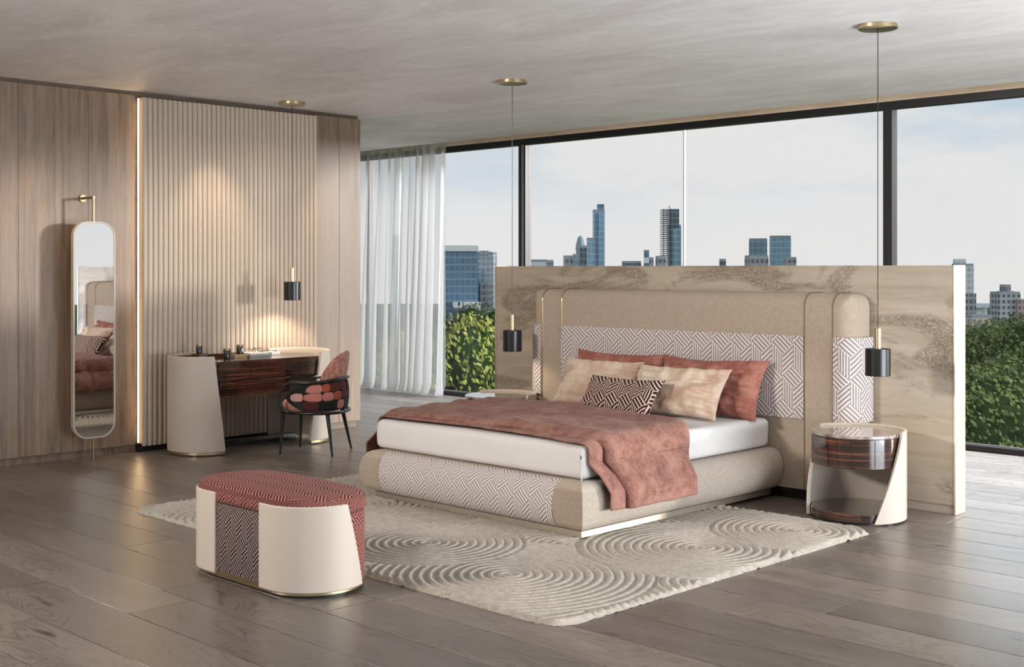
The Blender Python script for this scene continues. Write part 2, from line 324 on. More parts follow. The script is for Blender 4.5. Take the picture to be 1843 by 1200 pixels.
class MB:
    def __init__(s): s.v = []; s.f = []
    def add(s, vs, fs):
        k = len(s.v); s.v += [tuple(v) for v in vs]; s.f += [tuple(i+k for i in f) for f in fs]; return s
    def box(s, x0, x1, y0, y1, z0, z1):
        return s.add([(x0,y0,z0),(x1,y0,z0),(x1,y1,z0),(x0,y1,z0),(x0,y0,z1),(x1,y0,z1),(x1,y1,z1),(x0,y1,z1)],
                     [(0,3,2,1),(4,5,6,7),(0,1,5,4),(1,2,6,5),(2,3,7,6),(3,0,4,7)])
    def lathe(s, prof, c=(0,0,0), n=32, cap=True):
        vs = []; fs = []
        for r, z in prof:
            for i in range(n): a = 2*PI*i/n; vs.append((c[0]+r*math.cos(a), c[1]+r*math.sin(a), c[2]+z))
        for j in range(len(prof)-1):
            for i in range(n): k = (i+1) % n; fs.append((j*n+i, j*n+k, (j+1)*n+k, (j+1)*n+i))
        if cap:
            if prof[0][0] > 1e-6: fs.append(tuple(reversed(range(n))))
            if prof[-1][0] > 1e-6: fs.append(tuple(range((len(prof)-1)*n, len(prof)*n)))
        return s.add(vs, fs)
    def tube(s, pts, r, n=10, closed=False):
        pts = [Vector(p) for p in pts]; N = len(pts); vs = []; fs = []
        rr = r if hasattr(r, '__len__') else [r]*N
        up = None
        for i, p in enumerate(pts):
            a = pts[(i-1) % N] if closed or i > 0 else p; b = pts[(i+1) % N] if closed or i < N-1 else p
            t = (b-a).normalized()
            if up is None: up = Vector((0,0,1)) if abs(t.z) < .9 else Vector((1,0,0))
            x = t.cross(up).normalized(); y = x.cross(t).normalized(); up = y
            for k in range(n): an = 2*PI*k/n; vs.append(p+(x*math.cos(an)+y*math.sin(an))*rr[i])
        for i in range(N if closed else N-1):
            j = (i+1) % N
            for k in range(n): l = (k+1) % n; fs.append((i*n+k, i*n+l, j*n+l, j*n+k))
        if not closed: fs.append(tuple(range(n))); fs.append(tuple(reversed(range((N-1)*n, N*n))))
        return s.add(vs, fs)
    def build(s, name, m, parent=None, **kw): return mesh(name, s.v, s.f, m, parent, **kw)
def box(name, x0, x1, y0, y1, z0, z1, m, parent=None, **kw):
    kw.setdefault('smooth', None if not kw.get('bev') else 30)
    return MB().box(min(x0,x1), max(x0,x1), min(y0,y1), max(y0,y1), z0, z1).build(name, m, parent, **kw)
def grid(rows, closed=False):
    """rows of equal length -> verts, faces"""
    n = len(rows[0]); vs = [p for r in rows for p in r]; fs = []
    for j in range(len(rows)-1):
        for i in range(n if closed else n-1):
            k = (i+1) % n; fs.append((j*n+i, j*n+k, (j+1)*n+k, (j+1)*n+i))
    return vs, fs
def thing(name, label, cat, loc=(0,0,0), rz=0, group=None, kind=None):
    o = bpy.data.objects.new(name, None); COL.objects.link(o); o.location = loc; o.rotation_euler = (0,0,rz); o.empty_display_size = .1
    return tag(o, label, cat, group, kind)
def tag(o, label, cat=None, group=None, kind=None):
    o['label'] = label
    if cat: o['category'] = cat
    if group: o['group'] = group
    if kind: o['kind'] = kind
    return o
def dup(o, parent=None):
    c = o.copy(); COL.objects.link(c)
    if parent: c.parent = parent
    for ch in list(o.children): dup(ch, c)
    return c
def shell(pathf, s0, s1, z0, z1, th, ns=40, nz=14):
    """bent board: outer/inner skins along path parameter s, edges s0(t), s1(t) vary with height"""
    out = []; inn = []
    for j in range(nz+1):
        t = j/nz; z = z0+(z1-z0)*t; a, b = s0(t), s1(t); ro = []; ri = []
        for i in range(ns+1):
            s = a+(b-a)*i/ns; ro.append((*pathf(s, th/2), z)); ri.append((*pathf(s, -th/2), z))
        out.append(ro); inn.append(ri)
    vo, fo = grid(out); vi, fi = grid(inn); k = len(vo); n = ns+1
    fs = list(fo)+[tuple(reversed([i+k for i in f])) for f in fi]
    for j in range(nz):
        fs.append((j*n, (j+1)*n, k+(j+1)*n, k+j*n)); fs.append((j*n+ns, k+j*n+ns, k+(j+1)*n+ns, (j+1)*n+ns))
    for i in range(ns):
        fs.append((i, k+i, k+i+1, i+1)); j = nz*n; fs.append((j+i, j+i+1, k+j+i+1, k+j+i))
    return vo+vi, fs
def stadium(cx0, cx1, cy, r, axis=0):
    """closed path; s in metres, s=0 at the -Y tangent of the +X end, going counter-clockwise.  axis=1 swaps to a long Y axis"""
    L = abs(cx1-cx0); arc = PI*r
    def f(s, off):
        s = s % (2*L+2*arc); R = r+off
        if s < arc: a = -PI/2+s/r; x, y = cx1+R*math.cos(a), cy+R*math.sin(a)
        elif s < arc+L: x, y = cx1-(s-arc), cy+R
        elif s < 2*arc+L: a = PI/2+(s-arc-L)/r; x, y = cx0+R*math.cos(a), cy+R*math.sin(a)
        else: x, y = cx0+(s-2*arc-L), cy-R
        return (x, y) if axis == 0 else (y, x)
    return f, 2*L+2*arc
def solid_path(pf, total, prof, n=96):
    """closed solid whose outline is the path with offset; prof = [(offset,z)...]"""
    rows = [[(*pf(total*i/n, o), z) for i in range(n)] for o, z in prof]
    vs, fs = grid(rows, True); uv = []
    for j, (o, z) in enumerate(prof):
        for i in range(n): uv.append((total*i/n, z+ (-(o-prof[0][0]) if j else 0)))
    fs.append(tuple(reversed(range(n)))); fs.append(tuple(range((len(prof)-1)*n, len(prof)*n)))
    return vs, fs, uv

# ================================================================== THE SETTING
# floor: base slab and boards
floor = box('floor', -15.5, 4, -3, 10.8, -.12, -.012, MAT['walnut_dark']); tag(floor, 'grey-brown wide oak plank floor', kind='structure')
PW = .325; y = 2.518-PW*12; row = 0; vis = []; rest = MB()
def proj(x, y_, z=0):
    d = Vector((x, y_, 0)).dot(FW); return None if d < .8 else (921.5+FPX*Vector((x, y_, 0)).dot(RT)/d, HY+FPX*(EYE-z)/d)
while y < 10.75:
    x = -15.4-random.random()*2.2; y1 = min(y+PW, 10.78)
    while x < 3.9:
        x1 = x+random.choice((1.9, 2.2, 2.2, 2.45))
        a, b = max(x, -15.4), min(x1, 3.95)
        seen = False
        for i in range(13):
            for yy in (y, y1):
                p = proj(a+(b-a)*i/12, yy)
                if p and -30 < p[0] < 1873 and p[1] < 1230: seen = True
        if b-a > .05:
            if seen: vis.append((a, b, y, y1))
            else: rest.box(a+.001, b-.001, y+.001, y1-.001, -.012, 0)
        x = x1
    y += PW; row += 1
for a, b, y0, y1 in vis: box('plank', a+.0018, b-.0018, y0+.0022, y1-.0022, -.012, 0, MAT['floor'], floor, bev=.002, seg=1)
r_ = rest.build('plank_field', MAT['floor'], floor, smooth=None); r_['kind'] = 'stuff'

CZ = 3.143
ceil = box('ceiling', -15.5, 4, -3, 10.23, CZ, CZ+.3, MAT['plaster']); tag(ceil, 'brushed grey plaster ceiling', kind='structure')
box('slot_cover', -15.5, 4, 10.23, 10.8, CZ+.22, CZ+.3, MAT['plaster'], ceil)

# wooden wall on the left
WX = -9.92
wl = box('wall_left', WX-1.6, WX-.02, -3, 7.85, .06, CZ-.03, MAT['walnut_dark']); tag(wl, 'walnut veneered wall beside the fluted panel', kind='structure')
ys = [-3, -1.2, .6, 1.8, 2.9, 3.75, 4.06, 4.35, 4.95, 5.38]
for a, b in zip(ys, ys[1:]): box('wood_panel', WX-.02, WX, a+.0012, b-.0012, .065, CZ-.034, MAT['walnut'], wl, bev=.001, seg=1)
for a, b in ((7.30, 7.60), (7.60, 7.87)): box('wood_panel', WX-.02, WX, a+.0012, b-.0012, .065, CZ-.034, MAT['walnut'], wl, bev=.001, seg=1)
box('wood_panel', WX-1.6, WX-.021, 7.85, 7.87, .065, CZ-.034, MAT['walnut'], wl)
box('top_rail', WX-1.6, WX-.015, -3, 7.845, CZ-.03, CZ, MAT['walnut_dark'], wl)
bl = box('baseboard_left', WX-1.6, WX-.035, -3, 7.84, 0, .06, MAT['walnut']); tag(bl, 'recessed walnut plinth under the wooden wall', kind='structure')
# fluted panel
fp = box('wall_panel', WX, WX+.03, 5.43, 7.30, .07, CZ-.05, MAT['flute']); tag(fp, 'beige fluted upholstered wall panel behind the desk', kind='structure')
box('panel_plinth', WX-.02, WX+.02, 5.40, 7.30, 0, .07, MAT['black'], fp)
NF = 38; fw = (7.30-5.43)/NF
prof = [(fw*.5*math.cos(PI*(1-i/7))*.97, .024*math.sin(PI*i/7)**.75) for i in range(8)]
fv = []; ff = []
for zi, z in enumerate((0.05, .075, CZ-.075, CZ-.05)):
    k = 1. if zi in (1, 2) else .55
    for a, d in prof: fv.append((d*k+0.0, a*(1 if zi in (1, 2) else .9), z+.0))
for j in range(3):
    for i in range(7): ff.append((j*8+i, j*8+i+1, (j+1)*8+i+1, (j+1)*8+i))
ff.append(tuple(reversed(range(8)))); ff.append(tuple(range(24, 32)))
fl0 = mesh('flute', fv, ff, MAT['flute'], fp, smooth=60, world=False)
me_fl = fl0.data
for i in range(NF):
    o = fl0 if i == 0 else fl0.copy()
    if i: COL.objects.link(o)
    o.location = (WX+.03, 5.43+fw*(i+.5), .0)
led = box('led_strip', WX+.003, WX+.016, 5.402, 5.414, .08, CZ-.06, MAT['led'], fp)
light('led_glow', 'AREA', (WX+.012, 5.412, 1.6), (WX+.004, 4.5, 1.6), 16, (1, .66, .34), shape='RECTANGLE', size=.02, size_y=2.9)

# wall behind the camera, never in view except as a reflection
wb = box('wall_back', -15.5, 4, -3.1, -3, 0, CZ, MAT['plaster']); tag(wb, 'plain plaster wall behind the viewer', kind='structure')
# low travertine partition
PY0, PY1, PX0, PX1, PH = 7.742, 7.882, -7.846, -3.594, 1.62
pt = box('wall_center', PX0+.012, PX1-.012, PY0, PY1, .06, PH, MAT['travertine'], bev=.002, seg=1); tag(pt, 'freestanding low travertine wall behind the headboard', kind='structure')
box('stone_plinth', PX0+.012, PX1-.012, PY0+.012, PY1-.012, 0, .06, MAT['travertine'], pt)
for x0, x1 in ((PX0, PX0+.012), (PX1-.012, PX1)): box('metal_end_cap', x0, x1, PY0-.004, PY1+.004, 0, PH+.003, MAT['champagne'], pt, bev=.001, seg=1)

# window wall
GY = 10.60
tr1 = box('trim_1', -15.5, 4, GY-.02, GY+.2, CZ+.0, CZ+.24, MAT['oak_header']); tag(tr1, 'pale oak header above the windows', kind='structure')
bays = [(-15.4, -13.2), (-13.2, -10.31), (-10.31, -5.56), (-5.56, -.9), (-.9, 3.8)]
for i, (x0, x1) in enumerate(bays):
    wn = box('window_%d' % (i+1), x0, x1, GY, GY+.10, CZ-.07, CZ-.002, MAT['frame']); tag(wn, 'floor to ceiling glazing bay in a black frame', kind='structure')
    box('sill', x0, x1, GY-.02, GY+.10, 0, .05, MAT['frame'], wn, bev=.003, seg=1)
    box('sill_track', x0, x1, GY+.02, GY+.03, .05, .062, MAT['frame_light'], wn)
    hw = .035 if i != 2 else .06
    box('mullion', x1-hw if i < 4 else x1-.04, x1, GY, GY+.10, .05, CZ-.07, MAT['frame'], wn)
    box('mullion', x0+(.05 if i == 2 else 0), x0+(.08 if i == 2 else .03), GY+.0, GY+.10, .05, CZ-.07, MAT['frame'], wn)
    if i == 1: box('mullion', x1-.0, x1+.05, GY+.012, GY+.05, .05, CZ-.07, MAT['frame_light'], wn)
    if i == 2: 
        box('glass_joint', -7.935, -7.925, GY+.035, GY+.063, .05, CZ-.07, MAT['frame_light'], wn)
        box('pane', x0+.08, -7.936, GY+.045, GY+.053, .05, CZ-.07, MAT['glass'], wn); box('pane', -7.924, x1-hw, GY+.045, GY+.053, .05, CZ-.07, MAT['glass'], wn)
    else: box('pane', x0+.03, x1-.035, GY+.045, GY+.053, .05, CZ-.07, MAT['glass'], wn)

# ================================================================== CURTAINS
def curtain(x0, x1, xb0, xb1, yc, seed, label, nf):
    rnd = random.Random(seed); ph = [rnd.random()*6 for _ in range(4)]
    NU, NV = nf*14, 44; rows = []
    for j in range(NV+1):
        v = j/NV; z = .012+(CZ+.10-.012)*v; r = []
        for i in range(NU+1):
            u = i/NU; k = (1-v)
            uu = u+.018*math.sin(u*9+ph[0])*(1-k)+.02*k*math.sin(u*7+ph[1]+k*2)
            x = (x0+(x1-x0)*uu)*(1-k**1.5)+(xb0+(xb1-xb0)*uu)*k**1.5
            amp = .045+.035*k+.02*math.sin(u*5+ph[2])
            wv = math.sin(2*PI*nf*u+ph[3]+1.2*math.sin(u*6+ph[0])+.9*k*math.sin(u*4+ph[1]))
            yy = yc+amp*wv+.012*math.sin(2*PI*nf*2.3*u+k*3)
            x += .02*math.cos(2*PI*nf*u+ph[3])
            if k > .96: yy -= (k-.96)*1.2*(.5+.5*math.sin(u*21+ph[2])); x += (k-.96)*.6*math.sin(u*17)
            r.append((x, yy, z))
        rows.append(r)
    vs, fs = grid(rows); o = mesh('curtain', vs, fs, MAT['sheer'], None, smooth=180)
    return tag(o, label, 'curtain', None)
curtain(-14.6, -12.32, -14.6, -12.42, 10.40, 1, 'sheer white curtain next to the wooden wall, left one of the two', 9)
curtain(-12.36, -11.36, -12.5, -11.42, 10.38, 5, 'sheer white curtain beside the bare glass, right one of the two', 6)

# ================================================================== RUG
def rug():
    x0, x1, y0, y1 = -7.55, -3.70, 4.05, 6.91; NX, NY = 430, 330
    X, Y = np.meshgrid(np.linspace(x0, x1, NX), np.linspace(y0, y1, NY))
    rs = np.random.RandomState(4)
    # overlapping combed discs: centre, radius; the last one laid wins
    discs = [(-7.3,4.2,.9),(-6.4,4.0,1.0),(-5.2,3.9,.95),(-4.2,4.3,.9),(-3.6,5.2,.9),(-3.7,6.3,1.0),(-4.6,6.9,.8),(-7.6,5.4,1.0),(-7.2,6.7,1.1),(-6.2,6.9,.9),(-5.6,5.2,1.0),
             (-6.6,5.2,.95),(-4.75,5.3,.85),(-5.95,4.35,.8),(-4.5,4.55,.75),(-5.35,4.75,.55),(-4.15,5.75,.72),(-6.75,4.45,.55),(-4.0,6.55,.55)]
    H = np.full(X.shape, 0.0); best = np.sin(2*PI*(X*.4+Y)/.055)
    for cx, cy, r in discs:
        d = np.hypot(X-cx, Y-cy); m = d < r
        best = np.where(m, np.cos(2*PI*d/.052), best); edge = np.abs(d-r) < .007; best = np.where(edge, -1., best)
    H = .0245-.013*(.5-.5*best)**2.5
    # rounded corners and ragged pile edge
    rc = .16; qx = np.maximum(np.abs(X-(x0+x1)/2)-((x1-x0)/2-rc), 0); qy = np.maximum(np.abs(Y-(y0+y1)/2)-((y1-y0)/2-rc), 0)
    e = rc-np.hypot(qx, qy); fr = rs.rand(*X.shape)
    for _ in range(2): fr = (fr+np.roll(fr, 1, 0)+np.roll(fr, 1, 1)+np.roll(fr, -1, 0)+np.roll(fr, -1, 1))/5
    e = e-(fr-.4)*.05
    H = np.where(e < .02, H*np.clip(e/.02, 0, 1)**.6, H)+(fr-.5)*.003
    H = np.maximum(H, .001); keep = e > 0
    idx = np.arange(NX*NY).reshape(NY, NX)
    fk = keep[:-1,:-1] | keep[1:,:-1] | keep[:-1,1:] | keep[1:,1:]
    a = idx[:-1,:-1][fk]; b = idx[:-1,1:][fk]; c = idx[1:,1:][fk]; d = idx[1:,:-1][fk]
    F = np.stack([a,b,c,d], 1); used = np.unique(F); mp = np.full(NX*NY, -1); mp[used] = np.arange(len(used)); F = mp[F]
    V = np.stack([X.ravel(), Y.ravel(), H.ravel()], 1)[used]
    V[:, 0] -= -5.6; V[:, 1] -= 5.5
    me = bpy.data.meshes.new('rug'); me.from_pydata(V.tolist(), [], F.tolist()); me.update()
    o = finish('rug', me, MAT['rug'], None, 180, 0, 1, False); o.location = (-5.6, 5.5, 0)
    return tag(o, 'cream wool rug carved with overlapping arcs under the bed', 'rug')
rug()

# ================================================================== BED
BX0, BX1, BY0, BY1 = -6.70, -4.80, 5.445, 7.50
bed = thing('bed', 'upholstered double bed with beige boucle frame and patterned wide headboard', 'bed', (-5.75, 6.5, 0))
RZ = .022
box('plinth', BX0, BX1, BY0, BY1-.05, RZ, .062, MAT['champagne'], bed, bev=.002, seg=1)
def railprof():
    pts = []                                  # (bulge, z): pillow-shaped section
    for i in range(15):
        t = i/14; a = -PI/2*.92+t*PI*.96
        pts.append((-.02+.10*max(0, math.cos(a))**.8, .205+.142*math.sin(a)/math.sin(PI/2)))
    return pts
RP = railprof()
def sweep_rail(name, p0, p1, n0, m0, m1, m, uvs=True, sub=2, grow=0., inner=.22):
    """p0->p1 base line, n0 outward normal, m0/m1 mitre slopes (shift along line per unit bulge at each end)"""
    p0, p1, n0 = Vector(p0), Vector(p1), Vector(n0); t = (p1-p0).normalized(); L = (p1-p0).length
    sec = [(-inner, .07)]+[(b+grow, z) for b, z in RP]+[(-inner, RP[-1][1]-.004)]
    rows = []; uv = []
    for b, z in sec:
        r = []
        for i in range(sub+1):
            s = i/sub; a = -m0*b; c = L+m1*b; q = p0+t*(a+(c-a)*s)+n0*b
            r.append((q.x, q.y, z))
        rows.append(r)
    vs, fs = grid(rows); n = sub+1; K = len(sec)
    acc = 0; prev = None
    for j, (b, z) in enumerate(sec):
        if prev: acc += math.hypot(b-prev[0], z-prev[1])
        prev = (b, z)
        for i in range(n): q = Vector(vs[j*n+i]); uv.append(((q-Vector((p0.x, p0.y, 0))).dot(Vector((t.x, t.y, 0))), acc))
    for i in range(sub): fs.append((i+1, i, (K-1)*n+i, (K-1)*n+i+1))
    fs.append(tuple(j*n for j in reversed(range(K)))); fs.append(tuple(j*n+sub for j in range(K)))
    return mesh(name, vs, fs, m, bed, smooth=50, uvs=uv)
sweep_rail('footboard', (BX0, BY0, 0), (BX1, BY0, 0), (0, -1, 0), 1, 1, MAT['boucle'])
sweep_rail('side_rail', (BX1, BY0, 0), (BX1, BY1-.02, 0), (1, 0, 0), 1, 0, MAT['boucle_side'])
sweep_rail('side_rail', (BX0, BY1-.02, 0), (BX0, BY0, 0), (-1, 0, 0), 0, 1, MAT['boucle_side'])
sweep_rail('patterned_footboard_panel', (-6.56, BY0, 0), (-4.96, BY0, 0), (0, -1, 0), 0, 0, MAT['weave_bed'], grow=.004, inner=.10)
# mattress
def soft_box(x0, x1, y0, y1, z0, z1, r, nx, ny, nz, puff=.0):
    import itertools
    vs = []; fs = []; key = {}
    def vert(i, j, k):
        if (i, j, k) in key: return key[i, j, k]
        p = Vector((x0+(x1-x0)*i/nx, y0+(y1-y0)*j/ny, z0+(z1-z0)*k/nz))
        c = Vector((min(max(p.x, x0+r), x1-r), min(max(p.y, y0+r), y1-r), min(max(p.z, z0+r), z1-r)))
        d = p-c
        if d.length > 1e-9: p = c+d.normalized()*min(d.length, r) if d.length > r else p
        u, v, q = 2*i/nx-1, 2*j/ny-1, 2*k/nz-1
        if k == nz: p.z += puff*(1-u**4)*(1-v**4)
        p += Vector((math.copysign(1, u)*.006*(1-q*q) if i in (0, nx) else 0, math.copysign(1, v)*.006*(1-q*q) if j in (0, ny) else 0, 0))
        key[i, j, k] = len(vs); vs.append(p); return key[i, j, k]
    for i in range(nx):
        for j in range(ny):
            fs.append((vert(i,j,0), vert(i,j+1,0), vert(i+1,j+1,0), vert(i+1,j,0))); fs.append((vert(i,j,nz), vert(i+1,j,nz), vert(i+1,j+1,nz), vert(i,j+1,nz)))
    for i in range(nx):
        for k in range(nz):
            fs.append((vert(i,0,k), vert(i+1,0,k), vert(i+1,0,k+1), vert(i,0,k+1))); fs.append((vert(i,ny,k), vert(i,ny,k+1), vert(i+1,ny,k+1), vert(i+1,ny,k)))
    for j in range(ny):
        for k in range(nz):
            fs.append((vert(0,j,k), vert(0,j,k+1), vert(0,j+1,k+1), vert(0,j+1,k))); fs.append((vert(nx,j,k), vert(nx,j+1,k), vert(nx,j+1,k+1), vert(nx,j,k+1)))
    return vs, fs
MX0, MX1, MY0, MY1, MZ = -6.745, -4.825, 5.49, 7.47, .550
mt = thing('mattress', 'white linen covered mattress lying in the beige bed frame', 'mattress', (-5.785, 6.48, .335))
vs, fs = soft_box(MX0, MX1, MY0, MY1, .349, MZ, .035, 64, 66, 12, .004)
vs = [v+Vector((0, 0, .004*noise.noise(v*3.1)))*(1 if v.z > .5 else 0)+Vector((.006*noise.noise(v*6), .006*noise.noise(v*6+Vector((9, 9, 9))), 0))*(1 if v.z < .53 else 0) for v in vs]
mesh('cover', vs, fs, MAT['linen'], mt, smooth=60)
MB().tube([(MX1-.012, MY0-.002, .34), (MX1-.008, MY0-.004, .44), (MX1-.010, MY0-.002, .515), (MX1-.03, MY0+.018, .545)], .0035, 6).build('corner_seam', MAT['linen'], mt)
MB().tube([(MX1-.011, MY0-.006, .475), (MX1-.011, MY0-.006, .497)], .004, 8).build('zip_pull', MAT['black'], mt)

# headboard
hb = bed
HX0, HX1, HYF, HYB, HZ = -7.17, -4.20, 7.50, 7.735, 1.43
box('headboard_base', -7.1, -4.27, HYF+.02, HYB, 0, .075, MAT['black'], bed)
def hb_panel(name, x0, x1, z0, z1, m, rl=0., rr=0., rt=.10, proud=0., back=HYB):
    """upright cushion panel: rounded over the top edge and, for the outer ones, round the vertical edge"""
    NX, NZ = 30, 34; front = HYF-proud; rows = []; uv = []
    def dx(x):
        d = 0
        if rl and x < x0+rl: q = (x0+rl-x)/rl; d = rl*(1-math.sqrt(max(0, 1-q*q)))
        if rr and x > x1-rr: q = (x-x1+rr)/rr; d = max(d, rr*(1-math.sqrt(max(0, 1-q*q))))
        return d
    zs = [z0+(z1-z0)*i/NZ for i in range(NZ+1)] if not rt else [z0+(z1-rt-z0)*i/12 for i in range(12)]+[z1-rt+rt*math.sin(PI/2*i/22) for i in range(23)]
    xs = [x0+(x1-x0)*(.5-.5*math.cos(PI*i/NX)) for i in range(NX+1)]
    for z in zs:
        dz = rt*(1-math.sqrt(max(0, 1-((z-z1+rt)/rt)**2))) if rt and z > z1-rt else 0
        r = []
        for x in xs:
            k = min(1, math.hypot(dx(x)/.1, dz/.1)) if (rl or rr) else dz/.1
            yv = front+min(math.hypot(dx(x), dz), back-front-.004)
            xx = x
            if (rl or rr) and rt and z > z1-rt:      # rounded corner seen from the front
                q = (z-z1+rt)/rt; sh = rt*.75*(1-math.sqrt(max(0, 1-q*q)))
                if rl: xx = max(x, x0+sh) if x < x0+rl+sh else x
                if rr: xx = min(x, x1-sh) if x > x1-rr-sh else x
            if r: ul += math.hypot(xx-r[-1][0], yv-r[-1][1])
            else: ul = xx
            r.append((xx, yv, z)); uv.append((ul, z))
        rows.append(r)
    vs, fs = grid(rows); n = NX+1; J = len(rows); k = len(vs)
    # back skin
    vb = [(x, back, z) for (x, y_, z) in vs]; fs2 = [tuple(reversed([i+k for i in f])) for f in fs]
    for j in range(J-1):
        fs2.append((j*n, (j+1)*n, k+(j+1)*n, k+j*n)); fs2.append((j*n+NX, k+j*n+NX, k+(j+1)*n+NX, (j+1)*n+NX))
    for i in range(NX):
        fs2.append((i, k+i, k+i+1, i+1)); j = (J-1)*n; fs2.append((j+i, j+i+1, k+j+i+1, k+j+i))
    uvb = [(u+(back-vs[i][1])*(1 if vs[i][0] > (x0+x1)/2 else -1), v_) for i, (u, v_) in enumerate(uv)]
    return mesh(name, vs+vb, fs+fs2, m, bed, smooth=42, uvs=uv+uvb)
SX = (-7.04, -6.825, -4.563, -4.344)
e = .004
hb_panel('headboard_panel', HX0, SX[0]-e, .075, HZ, MAT['boucle'], rl=.09)
hb_panel('headboard_panel', SX[0]+e, SX[1]-e, .075, HZ, MAT['boucle'])
hb_panel('headboard_panel', SX[1]+e, SX[2]-e, .075, HZ, MAT['boucle'])
hb_panel('headboard_panel', SX[2]+e, SX[3]-e, .075, HZ, MAT['boucle'])
hb_panel('headboard_panel', SX[3]+e, HX1, .075, HZ, MAT['boucle'], rr=.11)
hb_panel('patterned_insert', SX[1]+.008, SX[2]-.008, .562, 1.134, MAT['weave'], rt=0, proud=.014, back=HYF+.05)
hb_panel('patterned_insert', SX[3]+.008, HX1+.028, .562, 1.134, MAT['weave'], rr=.12, rt=0, proud=.014)
hb_panel('patterned_insert', HX0-.028, SX[0]-.008, .562, 1.134, MAT['weave'], rl=.10, rt=0, proud=.014)
for x in SX:
    pts = [(x, HYF+.002, .075+(HZ-.1-.075)*i/6) for i in range(7)]+[(x, HYF+.1-.1*math.cos(PI/2*i/8), HZ-.1+.1*math.sin(PI/2*i/8)) for i in range(1, 9)]+[(x, HYB-.01, HZ)]
    MB().tube(pts, .0058, 8).build('brass_trim', MAT['brass_dark'], bed)

# ================================================================== THROW BLANKET
def throw():
    t = thing('throw_blanket', 'coral plush throw draped across the foot of the white mattress', 'blanket', (-5.78, 6.1, MZ))
    topz = MZ+.010
    # section across the bed, as (x,z) polyline by arc length
    sec = []
    def drop(sign, xe, zend, n=14):
        pts = []; r = .045
        for i in range(7): a = PI/2*i/6; pts.append((xe-sign*r+sign*r*math.sin(a)+sign*.012, topz-r+r*math.cos(a)))
        z = topz-r
        for i in range(1, n+1):
            q = i/n; zz_ = z+(zend-z)*q; off = .012+.13*max(0, min(1, (q-.22)/.5))**1.1*(1 if sign > 0 else 1)
            pts.append((xe+sign*off, zz_))
        return pts
    right = drop(1, MX1, .185); left = drop(-1, MX0, .30)
    poly = list(reversed(left))+right
    L = [0]
    for a, b in zip(poly, poly[1:]): L.append(L[-1]+math.hypot(a[0]-b[0], a[1]-b[1]))
    def secp(s):
        s = min(max(s, 0), L[-1])
        for i in range(len(L)-1):
            if s <= L[i+1]:
                q = (s-L[i])/(L[i+1]-L[i]+1e-9); a, b = poly[i], poly[i+1]; return Vector((a[0]+(b[0]-a[0])*q, 0, a[1]+(b[1]-a[1])*q))
        return Vector((poly[-1][0], 0, poly[-1][1]))
    def nrm(s):
        a, b = secp(s-.02), secp(s+.02); d = (b-a).normalized(); return Vector((-d.z, 0, d.x))
    SL = L[-1]; stop = L[len(left)-1]; stopr = L[-1]-(L[-1]-L[len(left)]) 
    def layer(name, yf, yb, off, seed, amp, side0, th=.010):
        NU, NV = 170, 80; rows = []
        for j in range(NV+1):
            v = j/NV; r = []
            for i in range(NU+1):
                u = i/NU; s = u*SL
                p = secp(s); nn = nrm(s)
                sd = min(1, max(0, (p.x-(MX1-.05))/.12))      # 0 on top, 1 on the right side
                ya = yf(p.x, sd); ybk = yb(p.x, sd)
                yv = ya+(ybk-ya)*v
                q = Vector((s*1.6, yv*1.6, seed))
                wr = noise.noise(q*1.3)*.9+noise.noise(q*3.1)*.45+noise.noise(q*7)*.15
                ridge = abs(noise.noise(Vector((s*.9-yv*1.4, yv*3.2+s*.8, seed+3))))
                h = off+amp*(.55+.5*wr)+amp*1.1*max(0, .35-ridge)*2
                fold = sd*.009*math.sin(yv*17+1.3*math.sin(p.z*9)+seed)*min(1, max(0, (topz-p.z)/.15))
                edge = min(1, v/.05, (1-v)/.05)
                h = h*(.35+.65*edge**.5)+abs(fold)*.9+.002
                r.append((p.x+nn.x*h, yv+fold*.4, p.z+nn.z*h))
            rows.append(r)
        vs, fs = grid(rows); o = mesh(name, vs, fs, MAT['throw'], t, smooth=180)
        md = o.modifiers.new('thick', 'SOLIDIFY'); md.thickness = th; md.offset = 1
        return o
    layer('lower_layer', lambda x, sd: 5.545+.02*math.sin(x*3)+.05*sd-.045*math.exp(-((x+4.9)/.2)**2), lambda x, sd: 6.62-.12*sd-.16*(x+5.6) if x < -4.6 else 6.4, .004, 1.7, .010, 0)
    layer('upper_layer', lambda x, sd: 5.60+.03*math.sin(x*2.3+1)+.09*sd-.04*math.exp(-((x+4.95)/.2)**2), lambda x, sd: 6.66-.14*sd-.17*(x+5.6), .024, 7.3, .024, 0, .014)
throw()

